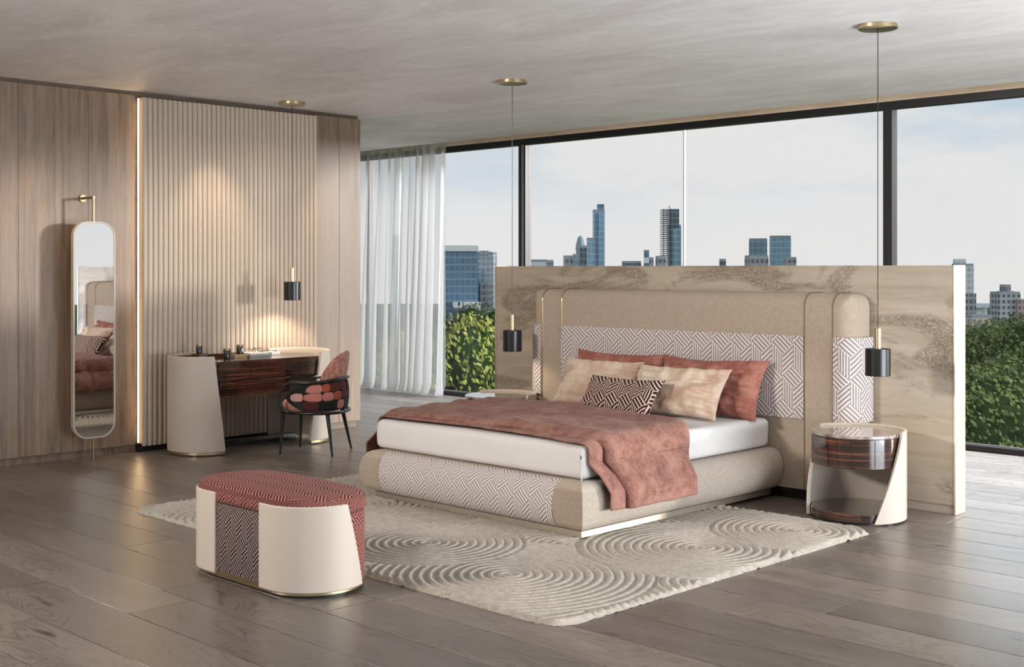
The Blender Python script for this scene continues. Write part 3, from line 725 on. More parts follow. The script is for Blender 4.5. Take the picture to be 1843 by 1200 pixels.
# ================================================================== PILLOWS
def pillow(name, label, cx, cy, cz, wd, ht, th, tilt, yaw, m, seed, roll=0., wr=.017):
    N = 44; rnd = seed; front = []; back = []; uv = []
    for j in range(N+1):
        v = -1+2*j/N; rf = []; rb = []
        for i in range(N+1):
            u = -1+2*i/N
            ex = 1-.08*(1-v*v)**.9; ey = 1-.13*(1-u*u)**.9
            x = wd/2*u*ex; y_ = ht/2*v*ey
            k = max(0, (1-abs(u)**2.6)*(1-abs(v)**2.6))**.42
            c = noise.noise(Vector((u*2.6, v*2.4, rnd)))*wr*2.2+noise.noise(Vector((u*2.5+v, v*8, rnd+4)))*wr*3.4*abs(u)**1.6
            c += noise.noise(Vector((u*8, v*2.5, rnd+8)))*wr*2.2*abs(v)**1.6
            c += -wr*1.6*max(0, 1-abs((v-.3-.5*u))*7)*max(0, u)     # a deep crease at the corner
            z = th/2*k*(1+.35*noise.noise(Vector((u*1.3, v*1.3, rnd+2))))
            rf.append((x, y_, z+c*k+.003)); rb.append((x, y_, -z*.9-.003)); uv.append((x, y_))
        front.append(rf); back.append(rb)
    vf, ff = grid(front); vb, fb = grid(back); k0 = len(vf); n = N+1
    fs = list(ff)+[tuple(reversed([a+k0 for a in f])) for f in fb]
    for i in range(N):
        fs.append((i+1, i, k0+i, k0+i+1)); j = N*n; fs.append((j+i, j+i+1, k0+j+i+1, k0+j+i))
        fs.append((i*n, (i+1)*n, k0+(i+1)*n, k0+i*n)); fs.append(((i+1)*n+N, i*n+N, k0+i*n+N, k0+(i+1)*n+N))
    o = mesh(name, vf+vb, fs, m, None, smooth=180, uvs=uv+uv, world=False)
    R = Matrix.Rotation(yaw, 4, 'Z') @ Matrix.Rotation(tilt, 4, 'X') @ Matrix.Rotation(roll, 4, 'Z')
    o.data.transform(R); o.location = (cx, cy, cz)
    return tag(o, label, 'pillow')
zp = MZ
pillow('pillow', 'coral velvet pillow, back left one leaning on the headboard', -6.12, 7.34, zp+.205, .90, .44, .17, math.radians(68), math.radians(0), MAT['coral'], 1.1)
pillow('pillow', 'coral velvet pillow at back right, largest visible, leaning on patterned headboard', -5.24, 7.32, zp+.200, .90, .45, .17, math.radians(66), math.radians(2), MAT['coral'], 2.2, 0, .022)
pillow('pillow', 'cream mottled velvet pillow in front of the left coral pillow', -6.11, 7.11, zp+.185, .79, .40, .16, math.radians(62), math.radians(-3), MAT['cream'], 3.3)
pillow('pillow', 'cream mottled velvet pillow in front of the right coral pillow', -5.335, 7.07, zp+.180, .79, .40, .17, math.radians(58), math.radians(2), MAT['cream'], 4.4, 0, .022)
pillow('pillow', 'small black and pink striped jacquard pillow at the front', -5.66, 6.83, zp+.140, .70, .31, .13, math.radians(55), math.radians(-3), MAT['weave_pillow'], 5.5, 0, .003)

# ================================================================== NIGHTSTANDS
def nightstand(label):
    t = thing('nightstand', label, 'nightstand', (0,0,0), 0)
    r = .288
    MB().lathe([(r*.93, .0), (r*.93, .018)], n=64).build('foot_ring', MAT['black'], t, world=False, smooth=40)
    MB().lathe([(r-.004, .018), (r, .022), (r, .066), (r-.006, .072)], n=64).build('base_shelf', MAT['ebony'], t, world=False, smooth=40)
    MB().lathe([(r-.01, .350), (r-.004, .352), (r-.004, .532), (r-.008, .536)], n=72).build('drawer_drum', MAT['ebony'], t, world=False, smooth=40)
    d = t.children[-1]
    for az in (-66, -38):
        a = math.radians(az); v = []
        MB().tube([((r-.003)*math.cos(a), (r-.003)*math.sin(a), .355), ((r-.003)*math.cos(a), (r-.003)*math.sin(a), .53)], .0016, 6).build('drawer_gap', MAT['black'], d, world=False)
    MB().lathe([(r-.006, .536), (r-.002, .540), (r-.002, .552), (r-.006, .556)], n=72).build('marble_top', MAT['marble'], t, world=False, smooth=40)
    pf = lambda s, o: ((r+.012+o)*math.cos(s), (r+.012+o)*math.sin(s))
    base = math.radians(-61)
    A0 = lambda q: base+math.radians(21+44*q); A1 = lambda q: base+2*PI+math.radians(-82-51*q)
    vs, fs = shell(pf, A0, A1, .012, .572, .018, 60, 16)
    mesh('leather_shell', vs, fs, MAT['leather'], t, smooth=40, bev=.004, world=False)
    for f in (A0, A1):
        MB().tube([(*pf(f(i/12), .010), .014+.556*i/12) for i in range(13)], .004, 8).build('edge_piping', MAT['edge'], t, world=False)
    return t
nr = nightstand('round ebony nightstand in a cream leather wrap, in full view right of the bed')
nr.location = (-4.02, 7.235, 0)
nl = dup(nr); nl.location = (-7.27, 7.225, 0); nl['label'] = 'round nightstand half hidden behind the bed, near the left end of the stone wall'

# ================================================================== BENCH
def bench():
    t = thing('bench', 'oblong storage bench with cream leather ends and striped seat painted as lit red', 'bench', (-5.385, 3.74, 0))
    r = .262; c0, c1, cy = -5.67, -5.10, 3.74; pf, T = stadium(c0, c1, cy, r); L = c1-c0
    vs, fs, uv = solid_path(pf, T, [(-.03, .0), (-.03, .016)]); mesh('glide', vs, fs, MAT['black'], t, smooth=40)
    vs, fs, uv = solid_path(pf, T, [(-.004, .016), (-.004, .045)]); mesh('brass_base', vs, fs, MAT['brass'], t, smooth=40)
    vs, fs, uv = solid_path(pf, T, [(-.008, .045), (-.003, .06), (-.001, .20), (-.001, .38), (-.006, .392)], 128)
    # one fabric all round; its lit red sheen is painted on the right end
    body = mesh('body', vs, fs, MAT['weave_dark'], t, smooth=40, uvs=uv)
    body.data.materials.append(MAT['weave_lit_red'])
    for p in body.data.polygons:
        if p.center.x+(-5.385) > -5.05: p.material_index = 1
    vs, fs, uv = solid_path(pf, T, [(-.008, .394), (.004, .405), (.007, .43), (.004, .452), (-.008, .470), (-.03, .482), (-.07, .489), (-.14, .494), (-.22, .496)], 128)
    # planar uv on the upper faces
    n = 128
    for j in range(4, 9):
        for i in range(n): x, y_, z = vs[j*n+i]; uv[j*n+i] = (x, y_)
    seat = mesh('seat_cushion', vs, fs, MAT['weave_lit_red'], t, smooth=60, uvs=uv)
    arc = PI*r
    # shells: s=0 is front tangent of the right end
    vs, fs = shell(pf, lambda q: -.073, lambda q: r*math.radians(119-26*q), .03, .448, .024, 50, 12)
    mesh('leather_shell', vs, fs, MAT['leather'], t, smooth=40, bev=.006)
    s_left = 2*arc+L
    vs, fs = shell(pf, lambda q: s_left-r*math.radians(119-26*q), lambda q: s_left+.103, .03, .448, .024, 50, 12)
    mesh('leather_shell', vs, fs, MAT['leather'], t, smooth=40, bev=.006)
    return t
bench()

# ================================================================== DESK
DZ = .80
def desk():
    t = thing('desk', 'oblong writing desk of glossy striped ebony between two curved cream shells', 'desk', (-9.5, 6.29, 0))
    r = .30; y0, y1, cx = 5.811, 6.777, -9.5
    pf0, T = stadium(y0, y1, cx, r, 1)      # axis swapped: s=0 at -X tangent of +Y end
    # s runs: +Y end arc from -X side round to +X side, then front (+X) side towards -Y, then near end
    arc = PI*r; L = y1-y0
    # top and drawers, sized from the photo
    def slab(inset, z0, z1, a, b, x0, x1, name, m, bev=.003):
        return box(name, x0, x1, a, b, z0, z1, m, t, bev=bev, seg=2)
    vs, fs, uv = solid_path(pf0, T, [(-.03, DZ-.165), (-.026, DZ-.162), (-.026, DZ-.004), (-.03, DZ)], 96)
    fs = [tuple(reversed(f)) for f in fs]
    mesh('drawer_case', vs, fs, MAT['ebony'], t, smooth=40)
    dc = t.children[-1]
    for y_ in (6.10, 6.62): box('drawer_gap', cx+r-.0262, cx+r-.0248, y_-.0015, y_+.0015, DZ-.16, DZ-.01, MAT['black'], dc)
    box('lower_drawer', -9.72, cx+r-.03, 5.80, 6.52, DZ-.30, DZ-.168, MAT['ebony'], t, bev=.003)
    box('lower_trim', -9.72, cx+r-.034, 5.81, 6.51, DZ-.306, DZ-.30, MAT['brass_dark'], t)
    box('gallery', -9.79, -9.765, 5.66, 6.75, DZ, DZ+.03, MAT['ebony'], t, bev=.002)
    # shells
    s_near = arc+L              # start of near-end arc (+X side)
    vs, fs = shell(pf0, lambda q: s_near-.02+.10*q, lambda q: s_near+arc+.10, .035, DZ+.05, .026, 50, 14)
    fs = [tuple(reversed(f)) for f in fs]
    mesh('leather_shell', vs, fs, MAT['leather'], t, smooth=40, bev=.006)
    vs, fs = shell(pf0, lambda q: -.10, lambda q: arc+.07-.13*q, .035, DZ+.05, .026, 50, 14)
    fs = [tuple(reversed(f)) for f in fs]
    mesh('leather_shell', vs, fs, MAT['leather'], t, smooth=40, bev=.006)
    vs, fs = shell(pf0, lambda q: s_near-.01, lambda q: s_near+arc+.08, .015, .036, .018, 50, 2); mesh('brass_base', vs, [tuple(reversed(f)) for f in fs], MAT['brass'], t, smooth=40)
    vs, fs = shell(pf0, lambda q: -.08, lambda q: arc+.05, .015, .036, .018, 50, 2); mesh('brass_base', vs, [tuple(reversed(f)) for f in fs], MAT['brass'], t, smooth=40)
    for yy, xx in ((5.62, -9.35), (6.93, -9.33), (5.62, -9.66), (6.93, -9.66)): MB().lathe([(.012, 0), (.012, .02)], (xx, yy, 0), 16).build('foot', MAT['brass'], t)
    box('bottom_panel', -9.72, -9.66, 6.0, 6.9, .0, .05, MAT['black'], t)
    return t
desk()
def on_desk(px, X): 
    k = (px-921.5)/FPX; r = FW+RT*k; d = X/r.x; return Vector((X, d*r.y, DZ+.001))
# things on the desk
def jar(label, px, X, z, h, r, cat='candle', reeds=False, tag_=False):
    z += .001; p = on_desk(px, X); t = thing('reed_diffuser' if reeds else 'candle_jar', label, cat, (p.x, p.y, z))
    MB().lathe([(r*.8, 0), (r, .006), (r, h*.8), (r*.98, h*.82)], n=24).build('jar', MAT['black'], t, world=False, smooth=40)
    MB().lathe([(r*.9, h*.82), (r*.98, h*.83), (r*.98, h), (r*.8, h)], n=24).build('brass_collar', MAT['brass_dark'], t, world=False, smooth=40)
    if reeds:
        for i in range(5):
            a = i*1.3; MB().tube([(0, 0, h), (.03*math.cos(a)+.02, .03*math.sin(a), h+.15)], .0015, 5).build('reed', MAT['edge'], t, world=False)
    if tag_: box('paper_label', r*.72, r*1.03, -r*.05, r*.75, h*.25, h*.7, MAT['linen'], t, world=False)
    return t
p = on_desk(359, -9.62)
t = thing('trinket_box', 'small dark ebony box on the left end of the desk', 'box', (p.x, p.y, DZ+.001), .3)
box('box_body', -.045, .045, -.05, .05, 0, .038, MAT['ebony'], t, world=False, bev=.003); box('box_lid', -.047, .047, -.052, .052, .0385, .052, MAT['ebony'], t, world=False, bev=.002)
jar('black reed diffuser standing on the small ebony box', 358.5, -9.62, DZ+.052, .078, .027, 'diffuser', True)
jar('black candle jar standing directly on the desk top', 408.5, -9.55, DZ, .085, .032)
def book(name, label, px, X, z, L, Wd, H, rz, cover):
    p = on_desk(px, X); t = thing(name, label, 'book', (p.x, p.y, z+.001), rz+PI)
    box('pages', -Wd/2+.004, Wd/2-.002, -L/2+.003, L/2-.003, .003, H-.003, MAT['linen'], t, world=False)
    mb = MB(); mb.box(-Wd/2, Wd/2, -L/2, L/2, 0, .003); mb.box(-Wd/2, Wd/2, -L/2, L/2, H-.003, H); mb.box(-Wd/2, -Wd/2+.004, -L/2, L/2, .003, H-.003)
    mb.build('cover', cover, t, world=False, smooth=None); return t
MAT['book_grey'] = plain('grey_cover', (.30, .32, .30), .6); MAT['book_white'] = plain('white_cover', (.75, .72, .68), .5); MAT['book_tan'] = plain('tan_cover', (.40, .27, .13), .6)
book('book', 'tan covered book at the left end of the pile on the desk', 427, -9.58, DZ, .10, .16, .026, .05, MAT['book_tan'])
book('book', 'thick grey book under the eyeglasses on the desk', 459, -9.57, DZ, .19, .20, .024, -.04, MAT['book_grey'])
book('book', 'white book lying on the thick grey book', 457, -9.57, DZ+.024, .20, .19, .014, .03, MAT['book_white'])
book('book', 'slim pale book on the right end of the desk pile', 489, -9.66, DZ, .09, .14, .028, 0, MAT['book_white'])
jar('black candle jar with white label standing on the tan book', 432, -9.60, DZ+.026, .085, .031, 'candle', False, True)
def glasses():
    p = on_desk(462, -9.53); t = thing('eyeglasses', 'black framed eyeglasses on the white book', 'glasses', (p.x, p.y, DZ+.041), .1)
    for s in (-1, 1):
        pts = [(.0+.002*math.sin(a), s*.034+.025*math.cos(a), .022+.021*math.sin(a)*(1 if math.sin(a) < 0 else .8)) for a in [2*PI*i/20 for i in range(20)]]
        MB().tube(pts, .0018, 6, True).build('rim', MAT['black'], t, world=False)
        MB().tube([(0, s*.060, .034), (-.01, s*.062, .034), (-.10, s*.060, .030), (-.13, s*.058, .012)], .0018, 6).build('temple', MAT['black'], t, world=False)
    MB().tube([(0, -.010, .028), (.002, 0, .031), (0, .010, .028)], .0018, 6).build('bridge', MAT['black'], t, world=False)
glasses()

# ================================================================== CHAIR
def chair():
    t = thing('armchair', 'low black framed tub armchair with coral seat and patchwork back at the desk', 'chair', (-8.82, 6.50, 0), math.radians(212-90))
    # local: +y front, x right
    a, b = .290, .285
    def plan(th, k=1.): # th 0 = right arm front … going round the back; superellipse tub
        return (a*k*math.copysign(abs(math.cos(th))**.85, math.cos(th)), -b*k*math.copysign(abs(math.sin(th))**.85, math.sin(th)))
    # base ring
    ring = []
    for i in range(48):
        th = 2*PI*i/48; c, s = math.cos(th), math.sin(th); ring.append((a*.96*math.copysign(abs(c)**.8, c), b*1.0*math.copysign(abs(s)**.8, s), .365))
    MB().tube(ring, .014, 10, True).build('seat_ring', MAT['shade'], t, world=False, smooth=180)
    def armpt(sd, q):  # front curl, q 0 at ring to 1 at rail
        ang = PI*q; return Vector((sd*(a*.985), .10+.115*math.sin(ang), .365+(.625-.365)*(1-math.cos(ang))/2))
    path = [armpt(1, i/10) for i in range(11)]
    for i in range(1, 25):
        th = PI*i/25; x, y_ = plan(th, 1.03); path.append(Vector((x, y_+.02, .625+.03*math.sin(th)**2)))
    path += [armpt(-1, 1-i/10) for i in range(11)]
    MB().tube(path, .0135, 10).build('arm_rail', MAT['shade'], t, world=False, smooth=180)
    # tub shell between ring and rail, upholstered outside in patchwork
    def tub(u, v, off=0.):   # u -1..1 round the back from left to right arm, v 0..1 up
        th = PI*(u+1)/2*.98+.01*PI
        x, y_ = plan(th, 1.0+off/.26); bulge = .012*math.sin(PI*v)
        k = 1+bulge/.26
        yy = y_*k+.02
        ext = max(0, abs(u)-.80)/.20; yy += .16*ext*math.sin(PI*min(1, max(0, v)))*.9
        return Vector((x*k, yy, .385+.225*v+.025*v*math.sin(th)**2))
    rows_o = [[tub(-1+2*i/60, j/10) for i in range(61)] for j in range(11)]; rows_i = [[tub(-1+2*i/60, j/10, -.028) for i in range(61)] for j in range(11)]
    vo, fo = grid(rows_o); vi, fi = grid(rows_i); k = len(vo); fs = [tuple(reversed(f)) for f in fo]+[tuple(i+k for i in f) for f in fi]
    for i in range(60): fs.append((i, i+1, k+i+1, k+i)); j = 10*61; fs.append((j+i+1, j+i, k+j+i, k+j+i+1))
    for j in range(10): fs.append(((j+1)*61, j*61, k+j*61, k+(j+1)*61)); fs.append((j*61+60, (j+1)*61+60, k+(j+1)*61+60, k+j*61+60))
    mesh('tub_back', vo+vi, fs, PATCH[0], t, smooth=50, world=False)
    # patches
    rnd = random.Random(11)
    rowsz = [(.03, .35), (.355, .665), (.67, .98)]
    for ri, (v0, v1) in enumerate(rowsz):
        u = -.97+[.0, .06, .02][ri]; k = ri
        while u < .95:
            wdt = rnd.choice((.17, .21, .25)); u1 = min(u+wdt, .97)
            mi = PATCHM[(k*5+ri*2+rnd.randint(0, 1)) % len(PATCHM)]; k += 1
            if u1-u > .04:
                NU_, NV_ = 10, 6; rows = []
                for j in range(NV_+1):
                    vv = -1+2*j/NV_; r = []
                    for i in range(NU_+1):
                        uu = -1+2*i/NU_
                        # round the patch corners
                        lim = 1 if abs(vv) < .3 else 1-.42*(1-math.sqrt(max(0, 1-((abs(vv)-.3)/.7)**2)))
                        r.append(tub((u+u1)/2+(u1-u)/2*uu*lim, (v0+v1)/2+(v1-v0)/2*vv, .0035))
                    rows.append(r)
                vv_, ff_ = grid(rows); o = mesh('fabric_patch', vv_, [tuple(reversed(f)) for f in ff_], mi, t, smooth=180, world=False)
                md = o.modifiers.new('thick', 'SOLIDIFY'); md.thickness = .003; md.offset = -1
            u = u1+.004
    # seat cushion
    prof = [(.93, .372), (1.0, .39), (1.0, .43), (.95, .455), (.8, .468), (.4, .472), (.02, .473)]
    rows = []
    for s_, z in prof:
        r = []
        for i in range(40):
            th = 2*PI*i/40; c, s = math.cos(th), math.sin(th); r.append((.232*s_*math.copysign(abs(c)**.7, c), (.235 if s < 0 else .275)*s_*math.copysign(abs(s)**.7, s), z))
        rows.append(r)
    vs, fs = grid(rows, True); fs.append(tuple(reversed(range(40)))); fs.append(tuple(range(6*40, 7*40)))
    mesh('seat', vs, fs, MAT['coral_pale'], t, smooth=60, world=False)
    # high back cushion
    rowsf = []; rowsb = []
    for j in range(19):
        v = j/18; rf = []; rb = []
        for i in range(25):
            u = -1+2*i/24
            hw = .215*math.sqrt(max(0, 1-(max(0, v-.25)/.75)**2.2)) if v > .25 else .215
            ang = u*1.15*(hw/.215)
            rr_ = .225; x = rr_*math.sin(ang)*1.02; y_ = -(rr_*math.cos(ang))*.95+.01-.09*v
            z = .46+.43*v; th_ = .045*max(0.02, (1-abs(u)**3))**.5*max(.02, (1-v**4))**.5
            nrm_ = Vector((math.sin(ang), -math.cos(ang), 0))
            rf.append((x-nrm_.x*th_, y_-nrm_.y*th_, z)); rb.append((x+nrm_.x*th_*.55, y_+nrm_.y*th_*.55, z))
        rowsf.append(rf); rowsb.append(rb)
    vf, ff = grid(rowsf); vb, fb = grid(rowsb); k = len(vf)
    fs = list(ff)+[tuple(reversed([i+k for i in f])) for f in fb]
    for i in range(24): fs.append((i+1, i, k+i, k+i+1))
    for j in range(18): fs.append((j*25, (j+1)*25, k+(j+1)*25, k+j*25)); fs.append(((j+1)*25+24, j*25+24, k+j*25+24, k+(j+1)*25+24))
    for i in range(24): j = 18*25; fs.append((j+i, j+i+1, k+j+i+1, k+j+i))
    mesh('back_cushion', vf+vb, fs, MAT['coral_fleck'], t, smooth=180, world=False)
    # small side cushion showing over the near arm
    for sx, sy, ex, ey in ((.205, .21, .225, .235), (-.205, .21, -.225, .235), (.18, -.18, .235, -.245), (-.18, -.18, -.235, -.245)):
        MB().tube([(sx, sy, .362), (ex, ey, .0)], [.0195, .0085], 14).build('leg', MAT['shade'], t, world=False)
    return t
MAT['coral_pale'] = fabric('coral_seat', (.50, .24, .19), 200, .15, .4)
MAT['coral_fleck'] = fabric('coral_fleck', (.38, .15, .11), 120, .45, .6, .3, .9, (.62, .36, .28), .5, 30.)
PATCH = [fabric('patch_black', (.018, .02, .019), 300, .1, .2)]
PATCHM = [PATCH[0], fabric('patch_rose', (.50, .19, .16), 300, .08, .2), fabric('patch_terracotta', (.34, .085, .045), 300, .08, .2), fabric('patch_green_black', (.03, .04, .037), 300, .1, .2),
          fabric('patch_plum', (.09, .025, .025), 300, .1, .2), fabric('patch_blush', (.58, .30, .26), 300, .08, .2)]
chair()

# ================================================================== MIRROR
def mirror():
    t = thing('standing_mirror', 'tall pill shaped mirror on a brass rod against the wooden wall', 'mirror', (-9.72, 4.896, 0))
    hw, z0, z1, rc = .186, .19, 1.99, .13
    def outline(k, n=10):
        pts = []; h = hw-k; r = rc-k
        for cx_, cz_, a0 in ((h-r, z1-k-r, 0), (-(h-r), z1-k-r, PI/2), (-(h-r), z0+k+r, PI), (h-r, z0+k+r, 3*PI/2)):
            for i in range(n): a = a0+PI/2*i/(n-1); pts.append((cx_+r*math.cos(a), cz_+r*math.sin(a)))
        return pts
    def ringsolid(x0, x1, k0, name, m):
        o = outline(k0); n = len(o); vs = [(x0, y_, z) for y_, z in o]+[(x1, y_, z) for y_, z in o]
        fs = [(i, (i+1) % n, n+(i+1) % n, n+i) for i in range(n)]+[tuple(reversed(range(n))), tuple(range(n, 2*n))]
        return mesh(name, vs, fs, m, t, smooth=30, world=False)
    o0, o1 = outline(0), outline(.012); n = len(o0)
    X0, X1 = -.022, .022
    vs = [(X0, *p) for p in o0]+[(X1, *p) for p in o0]+[(X1, *p) for p in o1]+[(X1-.006, *p) for p in o1]
    fs = []
    for a in range(3): fs += [(a*n+i, a*n+(i+1) % n, (a+1)*n+(i+1) % n, (a+1)*n+i) for i in range(n)]
    fs.append(tuple(reversed(range(n))))
    mesh('frame', vs, fs, MAT['leather'], t, smooth=30, world=False)
    ringsolid(X1-.010, X1-.005, .0125, 'mirror_glass', MAT['mirror'])
    MB().tube([(0, 0, 1.985), (0, 0, 2.185)], .011, 16).build('rod', MAT['brass_dark'], t, world=False)
    MB().tube([(0, 0, 0.006), (0, 0, .195)], .011, 16).build('rod', MAT['brass_dark'], t, world=False)
    MB().lathe([(.022, 0), (.022, .006)], (0, 0, 0), 20).build('foot_plate', MAT['brass_dark'], t, world=False)
    MB().tube([(.010, 0, 2.19), (-.19, 0, 2.19)], .011, 16).build('wall_arm', MAT['brass_dark'], t, world=False)
    MB().tube([(-.198, 0, 2.19), (-.185, 0, 2.19)], .03, 24).build('wall_flange', MAT['brass_dark'], t, world=False)
mirror()

# ================================================================== PENDANTS
def pendant(label, x, y_, zb, s=1.):
    t = thing('pendant_lamp', label, 'lamp', (x, y_, CZ), 0)
    z0 = zb-CZ
    MB().lathe([(.118, -.028), (.122, -.025), (.122, -.002), (.118, 0)], n=48).build('canopy', MAT['brass'], t, world=False, smooth=40)
    MB().tube([(0, 0, -.026), (0, 0, z0+.30)], .0028, 8).build('cord', MAT['black'], t, world=False)
    MB().lathe([(.0, z0+.302), (.020, z0+.300), (.020, z0+.172)], n=24).build('brass_stem', MAT['brass'], t, world=False, smooth=40)
    MB().lathe([(.0, z0+.168), (.072, z0+.168), (.0765, z0+.172), (.0785, z0+.170), (.0785, z0+.002), (.0765, z0), (.074, z0+.002), (.074, z0+.160), (0, z0+.162)], n=40, cap=False).build('lamp_shade', MAT['shade'], t, world=False, smooth=40)
    MB().lathe([(0, z0+.05), (.022, z0+.06), (.028, z0+.08), (.02, z0+.11), (.012, z0+.16)], n=20).build('bulb', MAT['bulb'], t, world=False, smooth=60)
    return t
pendant('black cylinder pendant lamp hanging over the right nightstand', -3.863, 7.22, .92)
pendant('black cylinder pendant lamp hanging over the left nightstand', -7.146, 7.25, .92)
pendant('black cylinder pendant lamp hanging over the desk', -9.53, 6.757, 1.305)
for x, y_, z, e_ in ((-3.863, 7.22, .945, 5), (-7.146, 7.25, .945, 5), (-9.53, 6.757, 1.33, 26)):
    light('bulb_light', 'SPOT', (x, y_, z), (x, y_, 0), e_, (1, .82, .6), spot_size=math.radians(140), spot_blend=.6, shadow_soft_size=.03)

# ================================================================== OUTSIDE
GZ = -16.
gv = [(620*math.cos(2*PI*i/64), 620*math.sin(2*PI*i/64), GZ) for i in range(64)]
g_ = mesh('ground', gv, [tuple(range(64))], MAT['ground'], None, smooth=None); tag(g_, 'park and city ground far below the windows', kind='structure')
def crown(seed, R, nleaf, leafs, mleaf, nb=46):
    rnd = random.Random(seed); blobs = []
    for i in range(nb):
        a = rnd.random()*2*PI; c = rnd.uniform(-.75, 1); s = math.sqrt(1-c*c); q = rnd.uniform(.55, .95)
        blobs.append((Vector((R*q*s*math.cos(a), R*q*s*math.sin(a), R*.85*q*c)), R*rnd.uniform(.2, .34)))
    vs = []; fs = []
    for i in range(nleaf):
        c, r = rnd.choice(blobs); d = Vector((rnd.gauss(0, 1), rnd.gauss(0, 1), rnd.gauss(0, 1)+.35)).normalized()
        p = c+d*r*rnd.uniform(.82, 1.12); up = Vector((rnd.gauss(0, 1), rnd.gauss(0, 1), rnd.gauss(0, 1)))
        n = (d+up*.6).normalized(); x = n.cross(Vector((rnd.random(), rnd.random(), rnd.random()))).normalized(); y_ = n.cross(x)
        l = leafs*rnd.uniform(.7, 1.4); k = len(vs)
        vs += [p-x*l, p-y_*l*.5, p+x*l, p+y_*l*.5]; fs.append((k, k+1, k+2, k+3))
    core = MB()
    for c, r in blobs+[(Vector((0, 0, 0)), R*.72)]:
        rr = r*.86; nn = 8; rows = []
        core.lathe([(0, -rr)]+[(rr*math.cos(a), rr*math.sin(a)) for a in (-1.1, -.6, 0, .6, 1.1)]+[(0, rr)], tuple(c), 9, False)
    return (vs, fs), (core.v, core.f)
def tree_proto(name, label, seed, R, H, nleaf, leafs, ml):
    t = thing(name, label, 'tree', (0, 0, 0), 0, 'park trees outside the windows')
    (vs, fs), (cv, cf) = crown(seed, R, nleaf, leafs, ml)
    o = mesh('foliage', vs, fs, ml, t, smooth=None, world=False); o.location = (0, 0, H)
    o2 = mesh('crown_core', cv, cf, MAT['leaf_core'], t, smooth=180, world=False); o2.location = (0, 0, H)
    MB().tube([(0, 0, 0), (.1, .1, H*.5), (0, 0, H)], [.28, .2, .1], 8).build('trunk', MAT['bark'], t, world=False)
    return t
protoY = tree_proto('tree', 'yellow green leafy tree just outside the glass between curtain and stone wall', 3, 3.2, 12.5, 60000, .052, MAT['leaf_y'])
protoG = tree_proto('tree', 'large green tree close outside the glass at the right edge', 5, 3.4, 12.5, 60000, .050, MAT['leaf_g'])
protoD = tree_proto('tree', 'dark green tree seen behind the yellow green one beside the curtain', 8, 3.4, 12.5, 20000, .065, MAT['leaf_d'])
def put(t, px, d, ztop, R, sc=1.):
    p = at(px, d); t.location = (p.x, p.y, GZ); t.scale = (sc, sc, (ztop-GZ)/(12.5+R*.85)); return t
put(protoY, 862, 24, zat(618, 24), 3.2, .85)
put(protoG, 1850, 24, zat(590, 24), 3.4, 1.0)
put(protoD, 842, 34, zat(572, 34), 3.4, .9)
def cp(src, label, px, d, ytop, R=3.4, sc=1., rz=1.):
    c = dup(src); c['label'] = label; put(c, px, d, zat(ytop, d), R, sc); c.rotation_euler = (0, 0, rz); return c
cp(protoG, 'pale green tree just left of the stone wall behind the yellow green tree', 897, 43, 574, 3.4, .85, 2.)
cp(protoD, 'dark tree low behind the right end of the stone wall', 1735, 33, 606, 3.4, .85, 3.)
cp(protoG, 'green tree rising behind the right edge tree, touching the grey stepped building', 1838, 44, 585, 3.4, 1.3, 4.)
cp(protoY, 'yellow green tree mostly hidden by the sheer curtains', 700, 29, 628, 3.2, .6, 1.4)
cp(protoD, 'dark tree behind the sheer curtains next to the wooden wall', 640, 42, 590, 3.4, 1., 5.)

def building(name, label, px0, px1, ytop, d, m, yaw=15, dep=None, ybot=None, parts=(), roof=None):
    wd = (px1-px0)/FPX*d; yw = math.radians(yaw); dep = dep or wd*.8
    # shrink the front so that front + side fill the width
    fw_ = wd/(math.cos(yw)+abs(math.sin(yw))*dep/wd); dp = dep*fw_/wd
    c = at((px0+px1)/2, d+dp/2); zt = zat(ytop, d); h = zt-GZ
    t = thing(name, label, 'building', (c.x, c.y, GZ), YAW+yw)
    def bx(n, x0, x1, y0, y1, z0, z1, mm):
        return box(n, x0, x1, y0, y1, z0, z1, mm, t, world=False, uvf=boxuv)
    bx('tower_body', -fw_/2, fw_/2, -dp/2, dp/2, 0, h, m)
    bx('roof_parapet', -fw_/2*.98, fw_/2*.98, -dp/2*.98, dp/2*.98, h, h+max(.6, h*.008), roof or MAT['roofgrey'])
    for n, a0, a1, y0, y1, mm, prd in parts:     # extra masses in fractions of the width, pixel rows
        z1 = zat(y0, d)-GZ; z0_ = max(0, zat(y1, d)-GZ)
        bx(n, -fw_/2+fw_*a0, -fw_/2+fw_*a1, -dp/2-prd, dp/2*.6, z0_, z1, mm)
    return t
MAT['roofgrey'] = plain('roof_grey', (.30, .34, .38), .8)
B = {}
B['blue'] = facade('facade_blue', (.10, .20, .31), (.19, .30, .40), 3., 4., .12, .22)
B['pale'] = facade('facade_pale', (.36, .43, .50), (.56, .60, .64), 3., 3.6, .3, .35)
B['sky'] = facade('facade_sky', (.22, .38, .52), (.36, .50, .62), 3., 4., .12, .2)
B['dark'] = facade('facade_dark', (.06, .10, .13), (.16, .20, .24), 2.5, 4., .25, .25)
B['grid'] = facade('facade_grid', (.13, .14, .18), (.30, .33, .36), 3., 4., .3, .4)
B['teal'] = facade('facade_teal', (.15, .28, .36), (.28, .38, .45), 4., 4., .14, .2)
B['deco'] = facade('facade_deco', (.10, .12, .16), (.40, .42, .44), 3., 3.2, .4, .45)
B['beige'] = facade('facade_beige', (.28, .26, .24), (.56, .52, .48), 3.4, 3.4, .5, .5)
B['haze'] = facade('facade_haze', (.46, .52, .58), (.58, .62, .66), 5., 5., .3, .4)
B['white'] = plain('white_concrete', (.72, .74, .76), .8)
B['hill'] = plain('hazy_hill', (.42, .49, .54), 1., 0, 0)
